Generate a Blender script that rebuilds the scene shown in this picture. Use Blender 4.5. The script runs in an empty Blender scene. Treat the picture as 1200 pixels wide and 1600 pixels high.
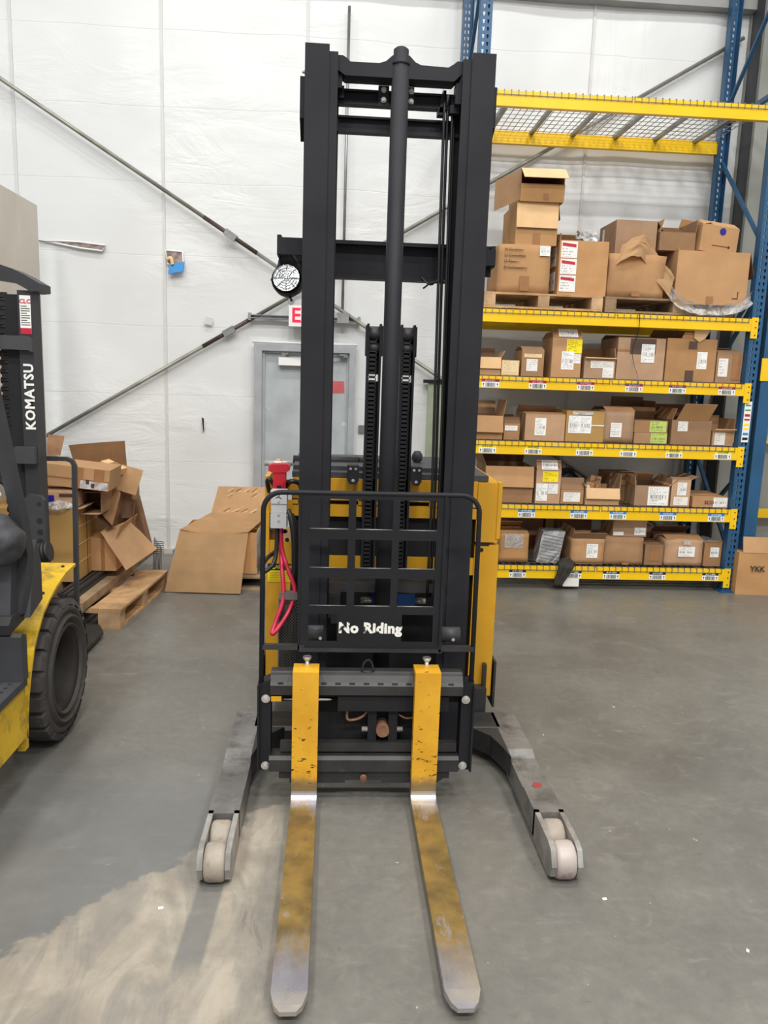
import bpy, bmesh, math, random
from mathutils import Vector, Matrix, noise
random.seed(7)
SC = bpy.context.scene
COL = SC.collection
R = math.radians

# ------------------------------------------------------------------ camera
H = 1.70
def cam_matrix(pitch, yaw, roll):
    p, y, r = R(pitch), R(yaw), R(roll)
    fwd = Vector((math.sin(y)*math.cos(p), math.cos(y)*math.cos(p), -math.sin(p)))
    rt = Vector((math.cos(y), -math.sin(y), 0)); dn = fwd.cross(rt)
    rt2 = rt*math.cos(r) + dn*math.sin(r); dn2 = -rt*math.sin(r) + dn*math.cos(r)
    m = Matrix.Identity(4)
    for i in range(3):
        m[i][0] = rt2[i]; m[i][1] = -dn2[i]; m[i][2] = -fwd[i]
    m[2][3] = H
    return m
cd = bpy.data.cameras.new('camera'); cd.sensor_fit = 'VERTICAL'; cd.sensor_height = 36; cd.lens = 1220/1600*36
cd.clip_start = .05; cd.clip_end = 100
cam = bpy.data.objects.new('camera', cd); COL.objects.link(cam); cam.matrix_world = cam_matrix(9.8, 3.8, -1.9)
SC.camera = cam

# ------------------------------------------------------------------ world, lights, exposure
w = bpy.data.worlds.new('world'); SC.world = w; w.use_nodes = True
w.node_tree.nodes['Background'].inputs[0].default_value = (.93, .96, 1, 1)
w.node_tree.nodes['Background'].inputs[1].default_value = .68
SC.view_settings.view_transform = 'Standard'; SC.view_settings.look = 'None'
SC.view_settings.gamma = 1; SC.view_settings.use_curve_mapping = False
SC.view_settings.exposure = -0.04
SC.cycles.use_denoising = True
LAMPS = [(-3.2, 3.1), (0.3, 3.1), (3.8, 3.1), (-3.2, -1.2), (0.3, -1.2), (3.8, -1.2), (-3.2, -5.2), (0.3, -5.2), (3.8, -5.2)]
LAMP_Z = 9.5
LAMP_W = {3.1: 150, -1.2: 210, -5.2: 450}

# ------------------------------------------------------------------ materials
def lin(c):
    o = []
    for v in c[:3]:
        v /= 255.0
        o.append(v/12.92 if v <= .04045 else ((v+.055)/1.055)**2.4)
    return (*o, 1)
class NT:
    def __init__(s, name):
        s.m = bpy.data.materials.new(name); s.m.use_nodes = True; s.t = s.m.node_tree
        s.b = s.t.nodes['Principled BSDF']
    def n(s, typ, **kw):
        nd = s.t.nodes.new('ShaderNode'+typ)
        for k, v in kw.items():
            if k == 'i':
                for kk, vv in v.items():
                    if hasattr(vv, 'is_output'): s.t.links.new(vv, nd.inputs[kk])
                    else: nd.inputs[kk].default_value = vv
            else: setattr(nd, k, v)
        return nd
    def math(s, op, a, b=0.0, clamp=False):
        nd = s.n('Math', operation=op, use_clamp=clamp)
        for i, v in enumerate((a, b)):
            if hasattr(v, 'is_output'): s.t.links.new(v, nd.inputs[i])
            else: nd.inputs[i].default_value = v
        return nd.outputs[0]
    def mix(s, f, a, b):
        nd = s.n('Mix', data_type='RGBA')
        for i, v in ((0, f), (6, a), (7, b)):
            if hasattr(v, 'is_output'): s.t.links.new(v, nd.inputs[i])
            else: nd.inputs[i].default_value = v
        return nd.outputs[2]
    def ramp(s, v, a, b, c0=0.0, c1=1.0):
        nd = s.n('MapRange', i={0: v, 1: a, 2: b, 3: c0, 4: c1}); nd.interpolation_type = 'SMOOTHSTEP'
        return nd.outputs[0]
    def noise(s, vec, scale, detail=3, rough=.55, dist=0.0):
        return s.n('TexNoise', i={'Vector': vec, 'Scale': scale, 'Detail': detail, 'Roughness': rough, 'Distortion': dist}).outputs[0]
    def map(s, vec, sc=(1,1,1), loc=(0,0,0)):
        return s.n('Mapping', i={'Vector': vec, 'Scale': sc, 'Location': loc}).outputs[0]
    def coord(s, k='Object'): return s.n('TexCoord').outputs[k]
    def pos(s): return s.n('NewGeometry').outputs['Position']
    def bump(s, h, st=.3, d=.01):
        b = s.n('Bump', i={'Height': h, 'Strength': st, 'Distance': d}); s.t.links.new(b.outputs[0], s.b.inputs['Normal'])
    def set(s, k, v):
        if hasattr(v, 'is_output'): s.t.links.new(v, s.b.inputs[k])
        else: s.b.inputs[k].default_value = v
MATS = {}
def mat(name, col, rough=.5, metal=0, var=.12, scale=6, bump=0, bscale=60, spec=.5, rand=0, dirt=None, dirt_at=.6, emit=0, soft=.06):
    n = NT(name); c = lin(col); v = n.coord()
    f = n.noise(v, scale, 5)
    lo = tuple(x*(1-var) for x in c[:3])+(1,); hi = tuple(min(1, x*(1+var)) for x in c[:3])+(1,)
    o = n.mix(n.ramp(f, .3, .7), lo, hi)
    if rand:
        rr = n.n('ObjectInfo').outputs['Random']
        hs = n.n('HueSaturation', i={'Color': o, 'Value': n.ramp(rr, 0, 1, 1-rand, 1+rand*.8), 'Saturation': n.ramp(n.math('FRACT', n.math('MULTIPLY', rr, 7.3)), 0, 1, 1-rand*.8, 1+rand*.3)})
        o = hs.outputs[0]
    if dirt:
        o = n.mix(n.ramp(n.noise(v, scale*2.3, 6, .65), dirt_at, dirt_at+soft), o, lin(dirt))
    n.set('Base Color', o); n.set('Roughness', rough); n.set('Metallic', metal); n.set('Specular IOR Level', spec)
    if bump: n.bump(n.noise(v, bscale, 4), bump, .004)
    if emit:
        n.set('Emission Color', c); n.set('Emission Strength', emit)
    MATS[name] = n.m
    return n.m
mat('black_paint', (38, 38, 42), .55, var=.18, scale=3, bump=.08, bscale=90, spec=.2)
mat('plate_black', (34, 34, 37), .55, var=.15, scale=4, bump=.08, bscale=90, spec=.2)
mat('cylinder_black', (38, 38, 42), .62, var=.1, spec=.2)
mat('black_worn', (44, 43, 43), .5, var=.3, scale=8, bump=.15, bscale=60, dirt=(78, 72, 66), dirt_at=.6, soft=.25)
mat('black_rubber', (40, 40, 41), .6, var=.1)
mat('hose', (28, 28, 30), .45)
mat('tyre', (66, 63, 61), .75, var=.2, scale=9, bump=.25, bscale=120, dirt=(84, 79, 73), dirt_at=.55, soft=.2)
mat('dark_void', (22, 23, 26), .8)
mat('rim_dark', (48, 45, 43), .7, var=.2, scale=8, spec=.3)
mat('truck_grey', (58, 59, 62), .55, var=.15, scale=5, bump=.1)
mat('truck_black', (44, 45, 49), .5, var=.15)
mat('body_yellow', (208, 152, 28), .42, var=.08, scale=4, bump=.05, dirt=(150, 105, 30), dirt_at=.72)
mat('fender_yellow', (214, 174, 34), .5, var=.12, scale=4, dirt=(112, 92, 50), dirt_at=.45, soft=.25)
mat('rack_yellow', (243, 196, 6), .35, var=.05, scale=3)
mat('rack_blue', (32, 82, 120), .45, var=.12, scale=4, bump=.05)
mat('steel', (196, 193, 188), .32, .55, var=.2, scale=20)
mat('bracket_steel', (156, 153, 148), .35, .5, var=.3, scale=12, bump=.2, bscale=40)
mat('galv', (150, 150, 150), .4, .8, var=.2)
mat('wire', (125, 122, 118), .45, .6)
mat('chrome', (220, 220, 222), .15, 1)
mat('worn_steel', (132, 130, 127), .42, .55, var=.3, scale=5, bump=.3, bscale=35, dirt=(88, 84, 80), dirt_at=.45, soft=.3)
mat('rust', (128, 92, 70), .75, .2, var=.3, scale=30)
mat('wheel_poly', (150, 140, 127), .6, var=.12, scale=14, bump=.2, bscale=40, dirt=(122, 110, 98), dirt_at=.55, soft=.2)
mat('wheel_red', (172, 160, 153), .4, var=.12, scale=4, dirt=(150, 92, 86), dirt_at=.52, soft=.12)
mat('wheel_core', (150, 60, 55), .5)
mat('cardboard', (178, 138, 100), .82, var=.1, scale=5, bump=.12, bscale=30, spec=.2, rand=.2)
mat('cardboard_in', (152, 117, 85), .85, var=.1, scale=5, spec=.2, rand=.1)
mat('cardboard_pale', (222, 184, 138), .82, var=.08, scale=5, spec=.2, rand=.06)
mat('cardboard_tan', (184, 141, 96), .82, var=.08, scale=4, bump=.1, bscale=20, spec=.2, rand=.08)
mat('cardboard_mustard', (176, 140, 84), .82, var=.08, scale=4, spec=.2)
mat('cardboard_dark', (120, 88, 66), .85, var=.12, scale=5, spec=.2)
mat('tape', (156, 110, 70), .25, var=.1, scale=10)
mat('tape_dark', (84, 62, 50), .3, var=.1, scale=10)
mat('paper', (236, 236, 232), .7, var=.03)
mat('ink', (30, 30, 34), .7)
mat('ink_brown', (70, 48, 36), .8)
mat('label_red', (190, 25, 55), .5, var=.04); mat('label_yellow', (250, 225, 20), .5, var=.04)
mat('label_blue', (45, 135, 200), .5, var=.04); mat('label_black', (22, 22, 24), .5, var=.04); mat('label_green', (60, 150, 100), .5, var=.04)
mat('pallet_wood', (182, 146, 106), .8, var=.25, scale=7, bump=.3, bscale=25, spec=.2, rand=.12)
mat('old_wood', (150, 126, 98), .85, var=.25, scale=7, bump=.3, bscale=25, spec=.2, rand=.12)
mat('plug_red', (196, 22, 44), .4, var=.06); mat('plug_grey', (178, 178, 180), .5, var=.05)
mat('cable_red', (186, 36, 66), .4, var=.08); mat('cable_black', (34, 35, 36), .45)
mat('blue_box', (22, 96, 180), .35, var=.05); mat('blue_dark', (20, 22, 130), .35, var=.05)
mat('door_metal', (172, 178, 179), .45, 0, var=.14, scale=3, bump=.05, dirt=(196, 202, 202), dirt_at=.62)
mat('frame_metal', (166, 169, 172), .4, .1, var=.12, scale=5)
mat('white_plastic', (236, 236, 234), .4, var=.02)
mat('exit_red', (255, 20, 60), .4, var=.02, emit=.9)
mat('red_decal', (196, 92, 92), .5, var=.06)
mat('insulation', (150, 134, 128), .95, var=.35, scale=25, bump=.8, bscale=50)
mat('foam_blue', (58, 140, 205), .6, var=.06)
mat('foam_cream', (220, 190, 140), .8, var=.1)
mat('beige_panel', (206, 198, 186), .6, var=.05, scale=2, spec=.3)
mat('batten', (208, 208, 205), .5, var=.04)
mat('girt_grey', (150, 150, 148), .5, var=.1, scale=2)
mat('column_grey', (142, 143, 136), .6, var=.12, scale=2, bump=.2, bscale=8)
mat('rod_grey', (150, 148, 138), .45, .5, var=.2, scale=6); mat('rod_dark', (86, 72, 64), .5, .4, var=.2, scale=12)
mat('cloth', (82, 78, 70), .95, var=.15, scale=20, bump=.5, bscale=120)
mat('bag_black', (30, 30, 33), .3, var=.1); mat('clear_grey', (190, 188, 186), .18, var=.15, scale=9, bump=.8, bscale=14)
mat('silver_foil', (200, 200, 202), .25, .55, var=.12, scale=10, bump=.5, bscale=30)
mat('green_panel', (168, 178, 150), .4, var=.08)
mat('cup_white', (232, 232, 226), .5, var=.02); mat('cup_green', (24, 110, 70), .5)
mat('glass_lens', (225, 228, 230), .12, .75, var=.25, scale=60, bump=.6, bscale=70)
mat('lamp_housing', (170, 172, 174), .5)
mat('ceiling_white', (205, 207, 208), .8, var=.04)
mat('caution_yellow', (236, 216, 30), .5, var=.03)

def print_mat(name, col, inkc=(40, 40, 44), rows=13, bar=True):
    n = NT(name); uv = n.coord('UV'); s = n.n('SeparateXYZ', i={0: uv}); u, v = s.outputs[0], s.outputs[1]
    rnd = n.n('ObjectInfo').outputs['Random']
    vn = n.math('MULTIPLY', v, rows); row = n.math('FLOOR', vn)
    cx = n.n('CombineXYZ', i={0: n.math('FLOOR', n.math('MULTIPLY', u, 24)), 1: row, 2: n.math('MULTIPLY', rnd, 57)})
    wn = n.n('TexWhiteNoise', noise_dimensions='3D', i={'Vector': cx.outputs[0]}).outputs[0]
    cr = n.n('CombineXYZ', i={0: row, 1: n.math('MULTIPLY', rnd, 91)})
    wr = n.n('TexWhiteNoise', noise_dimensions='2D', i={'Vector': cr.outputs[0]}).outputs[0]
    ln = n.math('MULTIPLY', n.math('LESS_THAN', n.math('FRACT', vn), .45), n.math('GREATER_THAN', wn, .4))
    ln = n.math('MULTIPLY', ln, n.math('LESS_THAN', u, n.math('ADD', n.math('MULTIPLY', wr, .6), .35)))
    inb = n.math('LESS_THAN', n.math('ABSOLUTE', n.math('SUBTRACT', v, .46)), .1)
    if bar:
        cb = n.n('CombineXYZ', i={0: n.math('FLOOR', n.math('MULTIPLY', u, 44)), 1: n.math('MULTIPLY', rnd, 33)})
        wb = n.n('TexWhiteNoise', noise_dimensions='2D', i={'Vector': cb.outputs[0]}).outputs[0]
        ln = n.math('ADD', n.math('MULTIPLY', ln, n.math('SUBTRACT', 1, inb)), n.math('MULTIPLY', inb, n.math('GREATER_THAN', wb, .45)))
    mrg = n.math('MULTIPLY', n.math('LESS_THAN', n.math('ABSOLUTE', n.math('SUBTRACT', u, .5)), .43), n.math('LESS_THAN', n.math('ABSOLUTE', n.math('SUBTRACT', v, .5)), .45))
    n.set('Base Color', n.mix(n.math('MULTIPLY', n.math('MULTIPLY', ln, mrg), .6), lin(col), lin(inkc))); n.set('Roughness', .55)
    MATS[name] = n.m
print_mat('print_white', (238, 238, 235)); print_mat('print_plain', (232, 230, 226), (120, 120, 120), 6, False)
print_mat('print_yellow', (250, 226, 20), (60, 50, 20), 7, False); print_mat('print_green', (186, 204, 104), (50, 70, 40), 6)
print_mat('print_cream', (226, 204, 160), (150, 120, 90), 8, False); print_mat('print_caution', (240, 222, 40), (110, 96, 20), 7, False)

# floor: polished concrete with a dried pale spill in front of the left straddle leg
n = NT('concrete'); P = n.pos(); s = n.n('SeparateXYZ', i={0: P}); X, Y = s.outputs[0], s.outputs[1]
big = n.noise(P, .55, 4, .6, .6); mid = n.noise(P, 2.6, 6, .65, .5); fine = n.noise(P, 22, 5, .7)
c = n.mix(n.ramp(big, .32, .68), lin((98, 96, 91)), lin((118, 115, 108)))
c = n.mix(n.ramp(mid, .35, .75, 0, .5), c, lin((130, 127, 119)))
c = n.mix(n.ramp(n.noise(P, 3.4, 5, .7, 1.2), .6, .72, 0, .45), c, lin((98, 90, 84)))
c = n.mix(n.ramp(n.noise(P, 7.5, 3, .6, .4), .69, .74, 0, .55), c, lin((78, 76, 72)))
c = n.mix(n.ramp(n.noise(n.map(P, (1, 4, 1)), 3, 5, .7), .58, .75, 0, .35), c, lin((166, 162, 154)))
c = n.mix(n.ramp(fine, .3, .75, 0, .3), c, lin((80, 78, 75)))
c = n.mix(n.ramp(n.noise(P, 11, 7, .72, .8), .5, .72, 0, .35), c, lin((138, 134, 126)))
c = n.mix(n.ramp(n.noise(n.map(P, (14, 1.4, 1)), 2.2, 5, .7, .6), .66, .74, 0, .4), c, lin((92, 84, 78)))
c = n.mix(n.ramp(n.noise(P, 26, 2, .5, .2), .74, .77, 0, .7), c, lin((172, 168, 160)))
truck_shade = n.math('MULTIPLY', n.ramp(X, -.2, -.5), n.ramp(Y, 3.6, 2.8))  # forklift's shade on the left floor, painted in as darker, cooler grey
c = n.mix(n.math('MULTIPLY', truck_shade, .55), c, n.mix(mid, lin((88, 90, 92)), lin((120, 121, 120))))
warp = n.math('MULTIPLY', n.math('SUBTRACT', n.noise(P, 4.5, 6, .62, .5), .5), .3)
e2 = n.math('SUBTRACT', n.math('ADD', n.math('ADD', n.math('MULTIPLY', X, -.76), n.math('MULTIPLY', Y, .65)), warp), 2.06)
left = n.ramp(e2, -.015, .01, 1, 0)
skew = n.n('Mapping', i={'Vector': P, 'Rotation': (0, 0, R(-16)), 'Scale': (3.2, 1.1, 1)}).outputs[0]
rt = n.ramp(n.math('ADD', X, n.math('MULTIPLY', n.math('SUBTRACT', n.noise(skew, 1.7, 6, .62, .7), .5), .42)), -.24, -.1, 1, 0)
sk = n.noise(skew, 2.3, 7, .68, .9)
streak = n.ramp(sk, .38, .62, .45, 1)
track = n.math('MULTIPLY', n.ramp(n.math('ABSOLUTE', n.math('ADD', n.math('ADD', X, .38), n.math('MULTIPLY', n.math('SUBTRACT', 2.4, Y), .04))), .035, .05, 1, 0), n.math('MULTIPLY', n.ramp(Y, 1.95, 2.08), n.ramp(Y, 2.55, 2.4)))
spill = n.math('MULTIPLY', n.math('MULTIPLY', left, rt), n.math('MULTIPLY', streak, n.math('SUBTRACT', 1, n.math('MULTIPLY', track, .9))))
c = n.mix(n.math('MULTIPLY', spill, .85), c, n.mix(n.ramp(n.noise(P, 5, 6, .65, .5), .35, .7), lin((146, 136, 121)), lin((172, 162, 146))))
c = n.mix(n.math('MULTIPLY', n.math('MULTIPLY', left, rt), n.ramp(sk, .33, .37, .55, 0)), c, lin((104, 96, 86)))
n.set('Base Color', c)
n.set('Roughness', n.math('ADD', n.ramp(mid, .3, .7, .3, .44), n.math('MULTIPLY', spill, .3))); n.set('Specular IOR Level', .45)
n.bump(n.math('ADD', n.math('MULTIPLY', fine, .4), n.math('MULTIPLY', spill, .6)), .1, .004)
MATS['concrete'] = n.m

# wall: white vinyl-faced insulation, glossy, wrinkled
n = NT('vinyl'); P = n.pos(); s = n.n('SeparateXYZ', i={0: P}); X, Z = s.outputs[0], s.outputs[2]
wr = n.noise(n.map(P, (1.0, 1, 2.6)), 1.5, 5, .6, 1.0)
wrv = n.noise(n.map(P, (5, 1, .5)), 1.3, 5, .62, .5)
blob = n.noise(P, .8, 3, .5, .3)
right = n.ramp(X, .8, 1.5)
seam = n.math('ABSOLUTE', n.math('SUBTRACT', n.math('FRACT', n.math('ADD', n.math('MULTIPLY', Z, 1.64), n.math('MULTIPLY', n.noise(n.map(P, (1, 1, 0)), .8), .16))), .5))
sm = n.ramp(seam, 0, .012, 1, 0)
hh = n.math('ADD', n.math('MULTIPLY', n.math('ADD', n.math('MULTIPLY', wr, n.math('SUBTRACT', 1.0, n.math('MULTIPLY', right, .7))), n.math('MULTIPLY', n.math('MULTIPLY', wrv, right), .8)), n.ramp(blob, .4, .68, .12, 1)), n.math('MULTIPLY', sm, -.05))
n.bump(hh, .3, .06)
cc = n.mix(n.math('MULTIPLY', sm, .28), n.mix(n.ramp(blob, .3, .7), lin((219, 220, 219)), lin((227, 228, 226))), lin((186, 187, 187)))
n.set('Base Color', cc); n.set('Roughness', .36); n.set('Specular IOR Level', .4); MATS['vinyl'] = n.m

# lift fork: yellow paint worn to blued steel towards the tip, bare at the heel
n = NT('fork_worn'); v = n.coord(); s = n.n('SeparateXYZ', i={0: n.pos()}); Yp, Zp = s.outputs[1], s.outputs[2]
nz = n.noise(n.map(v, (3, 1, 1)), 5, 6, .65)
t = n.math('ADD', Yp, n.math('MULTIPLY', n.math('SUBTRACT', nz, .5), .35))
bare = n.math('MAXIMUM', n.ramp(t, 2.12, 1.86), n.math('MULTIPLY', n.ramp(t, 2.74, 2.83), n.ramp(Zp, .13, .1)))
bare = n.math('MAXIMUM', bare, n.ramp(nz, .58, .66, 0, .6))
paint = n.mix(n.ramp(n.noise(v, 9, 5), .3, .7), lin((112, 94, 60)), lin((156, 128, 72)))
steel = n.mix(n.ramp(n.noise(n.map(v, (1, 2, 1)), 3, 4), .35, .65), lin((172, 172, 184)), lin((196, 186, 172)))
n.set('Base Color', n.mix(bare, paint, steel)); n.set('Metallic', n.ramp(bare, 0, 1, .4, .75)); n.set('Roughness', n.ramp(n.noise(v, 14, 5), .3, .7, .26, .42))
n.bump(n.noise(n.map(v, (8, 1, 1)), 14, 4), .12, .003); MATS['fork_worn'] = n.m
n = NT('fork_paint'); v = n.coord(); s = n.n('SeparateXYZ', i={0: n.pos()}); Zp = s.outputs[2]
chip = n.noise(n.map(v, (1.0, 1, 2.4)), 26, 6, .68)
thr = n.ramp(Zp, .1, .6, .575, .645)
chips = n.ramp(n.math('SUBTRACT', chip, thr), 0, .02)
fade = n.ramp(n.math('ADD', Zp, n.math('MULTIPLY', n.math('SUBTRACT', n.noise(v, 30, 4), .5), .06)), .10, .155, 1, 0)
c = n.mix(n.ramp(n.noise(v, 6, 4), .3, .7), lin((206, 150, 34)), lin((222, 166, 42)))
c = n.mix(fade, n.mix(chips, c, lin((58, 44, 30))), lin((150, 128, 90)))
n.set('Base Color', c); n.set('Roughness', .45); n.set('Metallic', n.math('MULTIPLY', fade, .7)); MATS['fork_paint'] = n.m
# worn white stencil lettering
n = NT('stencil'); v = n.pos(); f = n.ramp(n.noise(v, 30, 3, .6, .6), .585, .6)
n.set('Base Color', n.mix(f, lin((232, 230, 222)), lin((46, 46, 49)))); n.set('Roughness', .5); MATS['stencil'] = n.m
# clear stretch film
n = NT('film'); v = n.coord(); f = n.noise(v, 9, 5, .7, 1.5)
tr = n.n('BsdfTransparent'); ms = n.n('MixShader', i={0: n.ramp(f, .4, .62, .3, .85)})
n.t.links.new(tr.outputs[0], ms.inputs[1]); n.t.links.new(n.b.outputs[0], ms.inputs[2])
n.t.links.new(ms.outputs[0], n.t.nodes['Material Output'].inputs[0])
n.set('Base Color', (.72, .7, .68, 1)); n.set('Roughness', .15); n.bump(f, 1, .02); MATS['film'] = n.m

# ------------------------------------------------------------------ mesh helpers
def V(*a): return Vector(a)
def box(bm, x0, x1, y0, y1, z0, z1, mi=0):
    vs = [bm.verts.new(p) for p in ((x0,y0,z0),(x1,y0,z0),(x1,y1,z0),(x0,y1,z0),(x0,y0,z1),(x1,y0,z1),(x1,y1,z1),(x0,y1,z1))]
    for f in ((3,2,1,0),(4,5,6,7),(0,1,5,4),(1,2,6,5),(2,3,7,6),(3,0,4,7)):
        bm.faces.new([vs[i] for i in f]).material_index = mi
    return vs
def obox(bm, o, ex, ey, ez, mi=0):
    """box from a corner and three edge vectors"""
    o, ex, ey, ez = map(Vector, (o, ex, ey, ez))
    ps = [o, o+ex, o+ex+ey, o+ey]; vs = [bm.verts.new(p) for p in ps+[p+ez for p in ps]]
    fl = ((3,2,1,0),(4,5,6,7),(0,1,5,4),(1,2,6,5),(2,3,7,6),(3,0,4,7))
    if ex.cross(ey).dot(ez) < 0: fl = [f[::-1] for f in fl]
    for f in fl: bm.faces.new([vs[i] for i in f]).material_index = mi
def frame(d):
    d = d.normalized(); u = d.cross(V(0,0,1))
    if u.length < 1e-4: u = V(1,0,0)
    u.normalize(); return u, d.cross(u).normalized()
def cyl(bm, p0, p1, r, seg=16, r2=None, mi=0, cap=True):
    p0, p1 = Vector(p0), Vector(p1); u, v = frame(p1-p0); r2 = r if r2 is None else r2
    A = []; B = []
    for i in range(seg):
        a = 2*math.pi*i/seg; q = u*math.cos(a)+v*math.sin(a)
        A.append(bm.verts.new(p0+q*r)); B.append(bm.verts.new(p1+q*r2))
    for i in range(seg):
        f = bm.faces.new((A[i], A[(i+1)%seg], B[(i+1)%seg], B[i])); f.smooth = True; f.material_index = mi
    if cap:
        bm.faces.new(A[::-1]).material_index = mi; bm.faces.new(B).material_index = mi
def tube(bm, pts, r, seg=8, mi=0, closed=False, flat=None):
    pts = [Vector(p) for p in pts]; rings = []; n = len(pts); u = None
    for i in range(n):
        a = pts[i-1] if (i > 0 or closed) else pts[i]; b = pts[(i+1) % n] if (i < n-1 or closed) else pts[i]
        d = (b-a).normalized()
        if u is None: u, v = frame(d)
        else:
            u = (u-d*u.dot(d)).normalized()
        v = d.cross(u)
        ru, rv = (r, r) if not flat else flat
        rings.append([bm.verts.new(pts[i]+u*math.cos(2*math.pi*(k+.5)/seg)*ru+v*math.sin(2*math.pi*(k+.5)/seg)*rv) for k in range(seg)])
    m = n if closed else n-1
    for i in range(m):
        A, B = rings[i], rings[(i+1) % n]
        for k in range(seg):
            f = bm.faces.new((A[k], A[(k+1)%seg], B[(k+1)%seg], B[k])); f.smooth = seg > 4; f.material_index = mi
    if not closed:
        bm.faces.new(rings[0][::-1]).material_index = mi; bm.faces.new(rings[-1]).material_index = mi
def spline(ctrl, n=10):
    P = [Vector(c) for c in ctrl]; P = [P[0]*2-P[1]]+P+[P[-1]*2-P[-2]]; out = []
    for i in range(1, len(P)-2):
        for k in range(n):
            t = k/n; a, b, c, d = P[i-1:i+3]
            out.append(.5*((2*b)+(c-a)*t+(2*a-5*b+4*c-d)*t*t+(3*b-a-3*c+d)*t**3))
    return out+[P[-2]]
def prism(bm, poly, axis, a0, a1, mi=0):
    """extrude a 2D polygon along an axis (0,1,2); the polygon is given in the other two axes in order"""
    def p(q, a):
        l = list(q); l.insert(axis, a); return l
    A = [bm.verts.new(p(q, a0)) for q in poly]; B = [bm.verts.new(p(q, a1)) for q in poly]; n = len(poly)
    bm.faces.new(A[::-1]).material_index = mi; bm.faces.new(B).material_index = mi
    for i in range(n): bm.faces.new((A[i], A[(i+1)%n], B[(i+1)%n], B[i])).material_index = mi
def lathe(bm, prof, c, axis='x', seg=40, mi=0):
    """prof: (along axis, radius); revolve about an axis through c"""
    rings = []
    for a, r in prof:
        ring = []
        for i in range(seg):
            t = 2*math.pi*i/seg; q = (a, r*math.cos(t), r*math.sin(t)) if axis == 'x' else ((r*math.cos(t), a, r*math.sin(t)) if axis == 'y' else (r*math.cos(t), r*math.sin(t), a))
            ring.append(bm.verts.new(Vector(c)+Vector(q)))
        rings.append(ring)
    for A, B in zip(rings, rings[1:]):
        for i in range(seg):
            f = bm.faces.new((A[i], A[(i+1)%seg], B[(i+1)%seg], B[i])); f.smooth = True; f.material_index = mi
def blob(bm, c, size, amp=.25, sc=3, sub=3, seed=0, mi=0):
    r = bmesh.ops.create_icosphere(bm, subdivisions=sub, radius=1)
    for v in r['verts']:
        d = v.co.normalized(); k = 1+amp*noise.noise(d*sc+V(seed*7.1, seed*3.3, seed))+amp*.5*noise.noise(d*sc*2.7+V(seed, seed*5, 2))
        v.co = V(c[0]+d.x*k*size[0], c[1]+d.y*k*size[1], c[2]+max(-.98, d.z*k)*size[2])
    for f in bm.faces:
        if f.verts[0] in r['verts']: f.material_index = mi
def off(p):
    o = V(0,0,0)
    while p is not None: o += p.location; p = p.parent
    return o
def mk(name, bm, m, parent=None, bevel=0, smooth=False, world=True):
    """link a bmesh as one mesh object; coordinates are metres in the place unless world=False (then local to the parent)"""
    if bevel:
        es = [e for e in bm.edges if len(e.link_faces) == 2 and e.calc_face_angle(0) > .5]
        if es: bmesh.ops.bevel(bm, geom=es, offset=bevel, segments=2, affect='EDGES', profile=.6)
    bmesh.ops.recalc_face_normals(bm, faces=bm.faces[:])
    if smooth:
        for f in bm.faces: f.smooth = True
    o0 = V(0,0,0)
    if world:
        if parent is not None: o0 = off(parent)
        else:
            zs = [v.co.z for v in bm.verts]; xs = [v.co.x for v in bm.verts]; ys = [v.co.y for v in bm.verts]
            o0 = V((min(xs)+max(xs))/2, (min(ys)+max(ys))/2, min(zs))
        for v in bm.verts: v.co -= o0
    me = bpy.data.meshes.new(name); bm.to_mesh(me); bm.free()
    for mm in (m if isinstance(m, (list, tuple)) else [m]): me.materials.append(MATS[mm])
    o = bpy.data.objects.new(name, me); COL.objects.link(o)
    if parent is not None: o.parent = parent
    elif world: o.location = o0
    return o
def mks(name, bm, m, parent, bevel=0, smooth=False, world=True):
    """like mk, but every loose piece of the bmesh becomes an object of its own"""
    bm.verts.index_update(); seen = set(); out = []
    for v0 in bm.verts:
        if v0.index in seen: continue
        st = [v0]; seen.add(v0.index); isl = []
        while st:
            v = st.pop(); isl.append(v)
            for e in v.link_edges:
                q = e.other_vert(v)
                if q.index not in seen: seen.add(q.index); st.append(q)
        nb = bmesh.new(); mp = {v.index: nb.verts.new(v.co) for v in isl}
        for f in {f for v in isl for f in v.link_faces}:
            g_ = nb.faces.new([mp[v.index] for v in f.verts]); g_.smooth = f.smooth; g_.material_index = f.material_index
        out.append(mk(name, nb, m, parent, bevel, smooth, world))
    bm.free(); return out
def B(): return bmesh.new()
def qbox(name, m, parent, *boxes, bevel=0, world=True):
    bm = B()
    for b in boxes: box(bm, *b)
    return mk(name, bm, m, parent, bevel, world=world)
def tag(o, label, cat, group=None):
    o['label'] = label; o['category'] = cat
    if group: o['group'] = group
    return o
def thing(name, label, cat, loc, rz=0, group=None):
    o = bpy.data.objects.new(name, None); COL.objects.link(o); o.location = loc; o.rotation_euler.z = R(rz); o.empty_display_size = .1
    return tag(o, label, cat, group)
def struct(name, bm, m, parent=None, **k):
    o = mk(name, bm, m, parent, **k)
    if parent is None: o['kind'] = 'structure'
    return o
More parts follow.
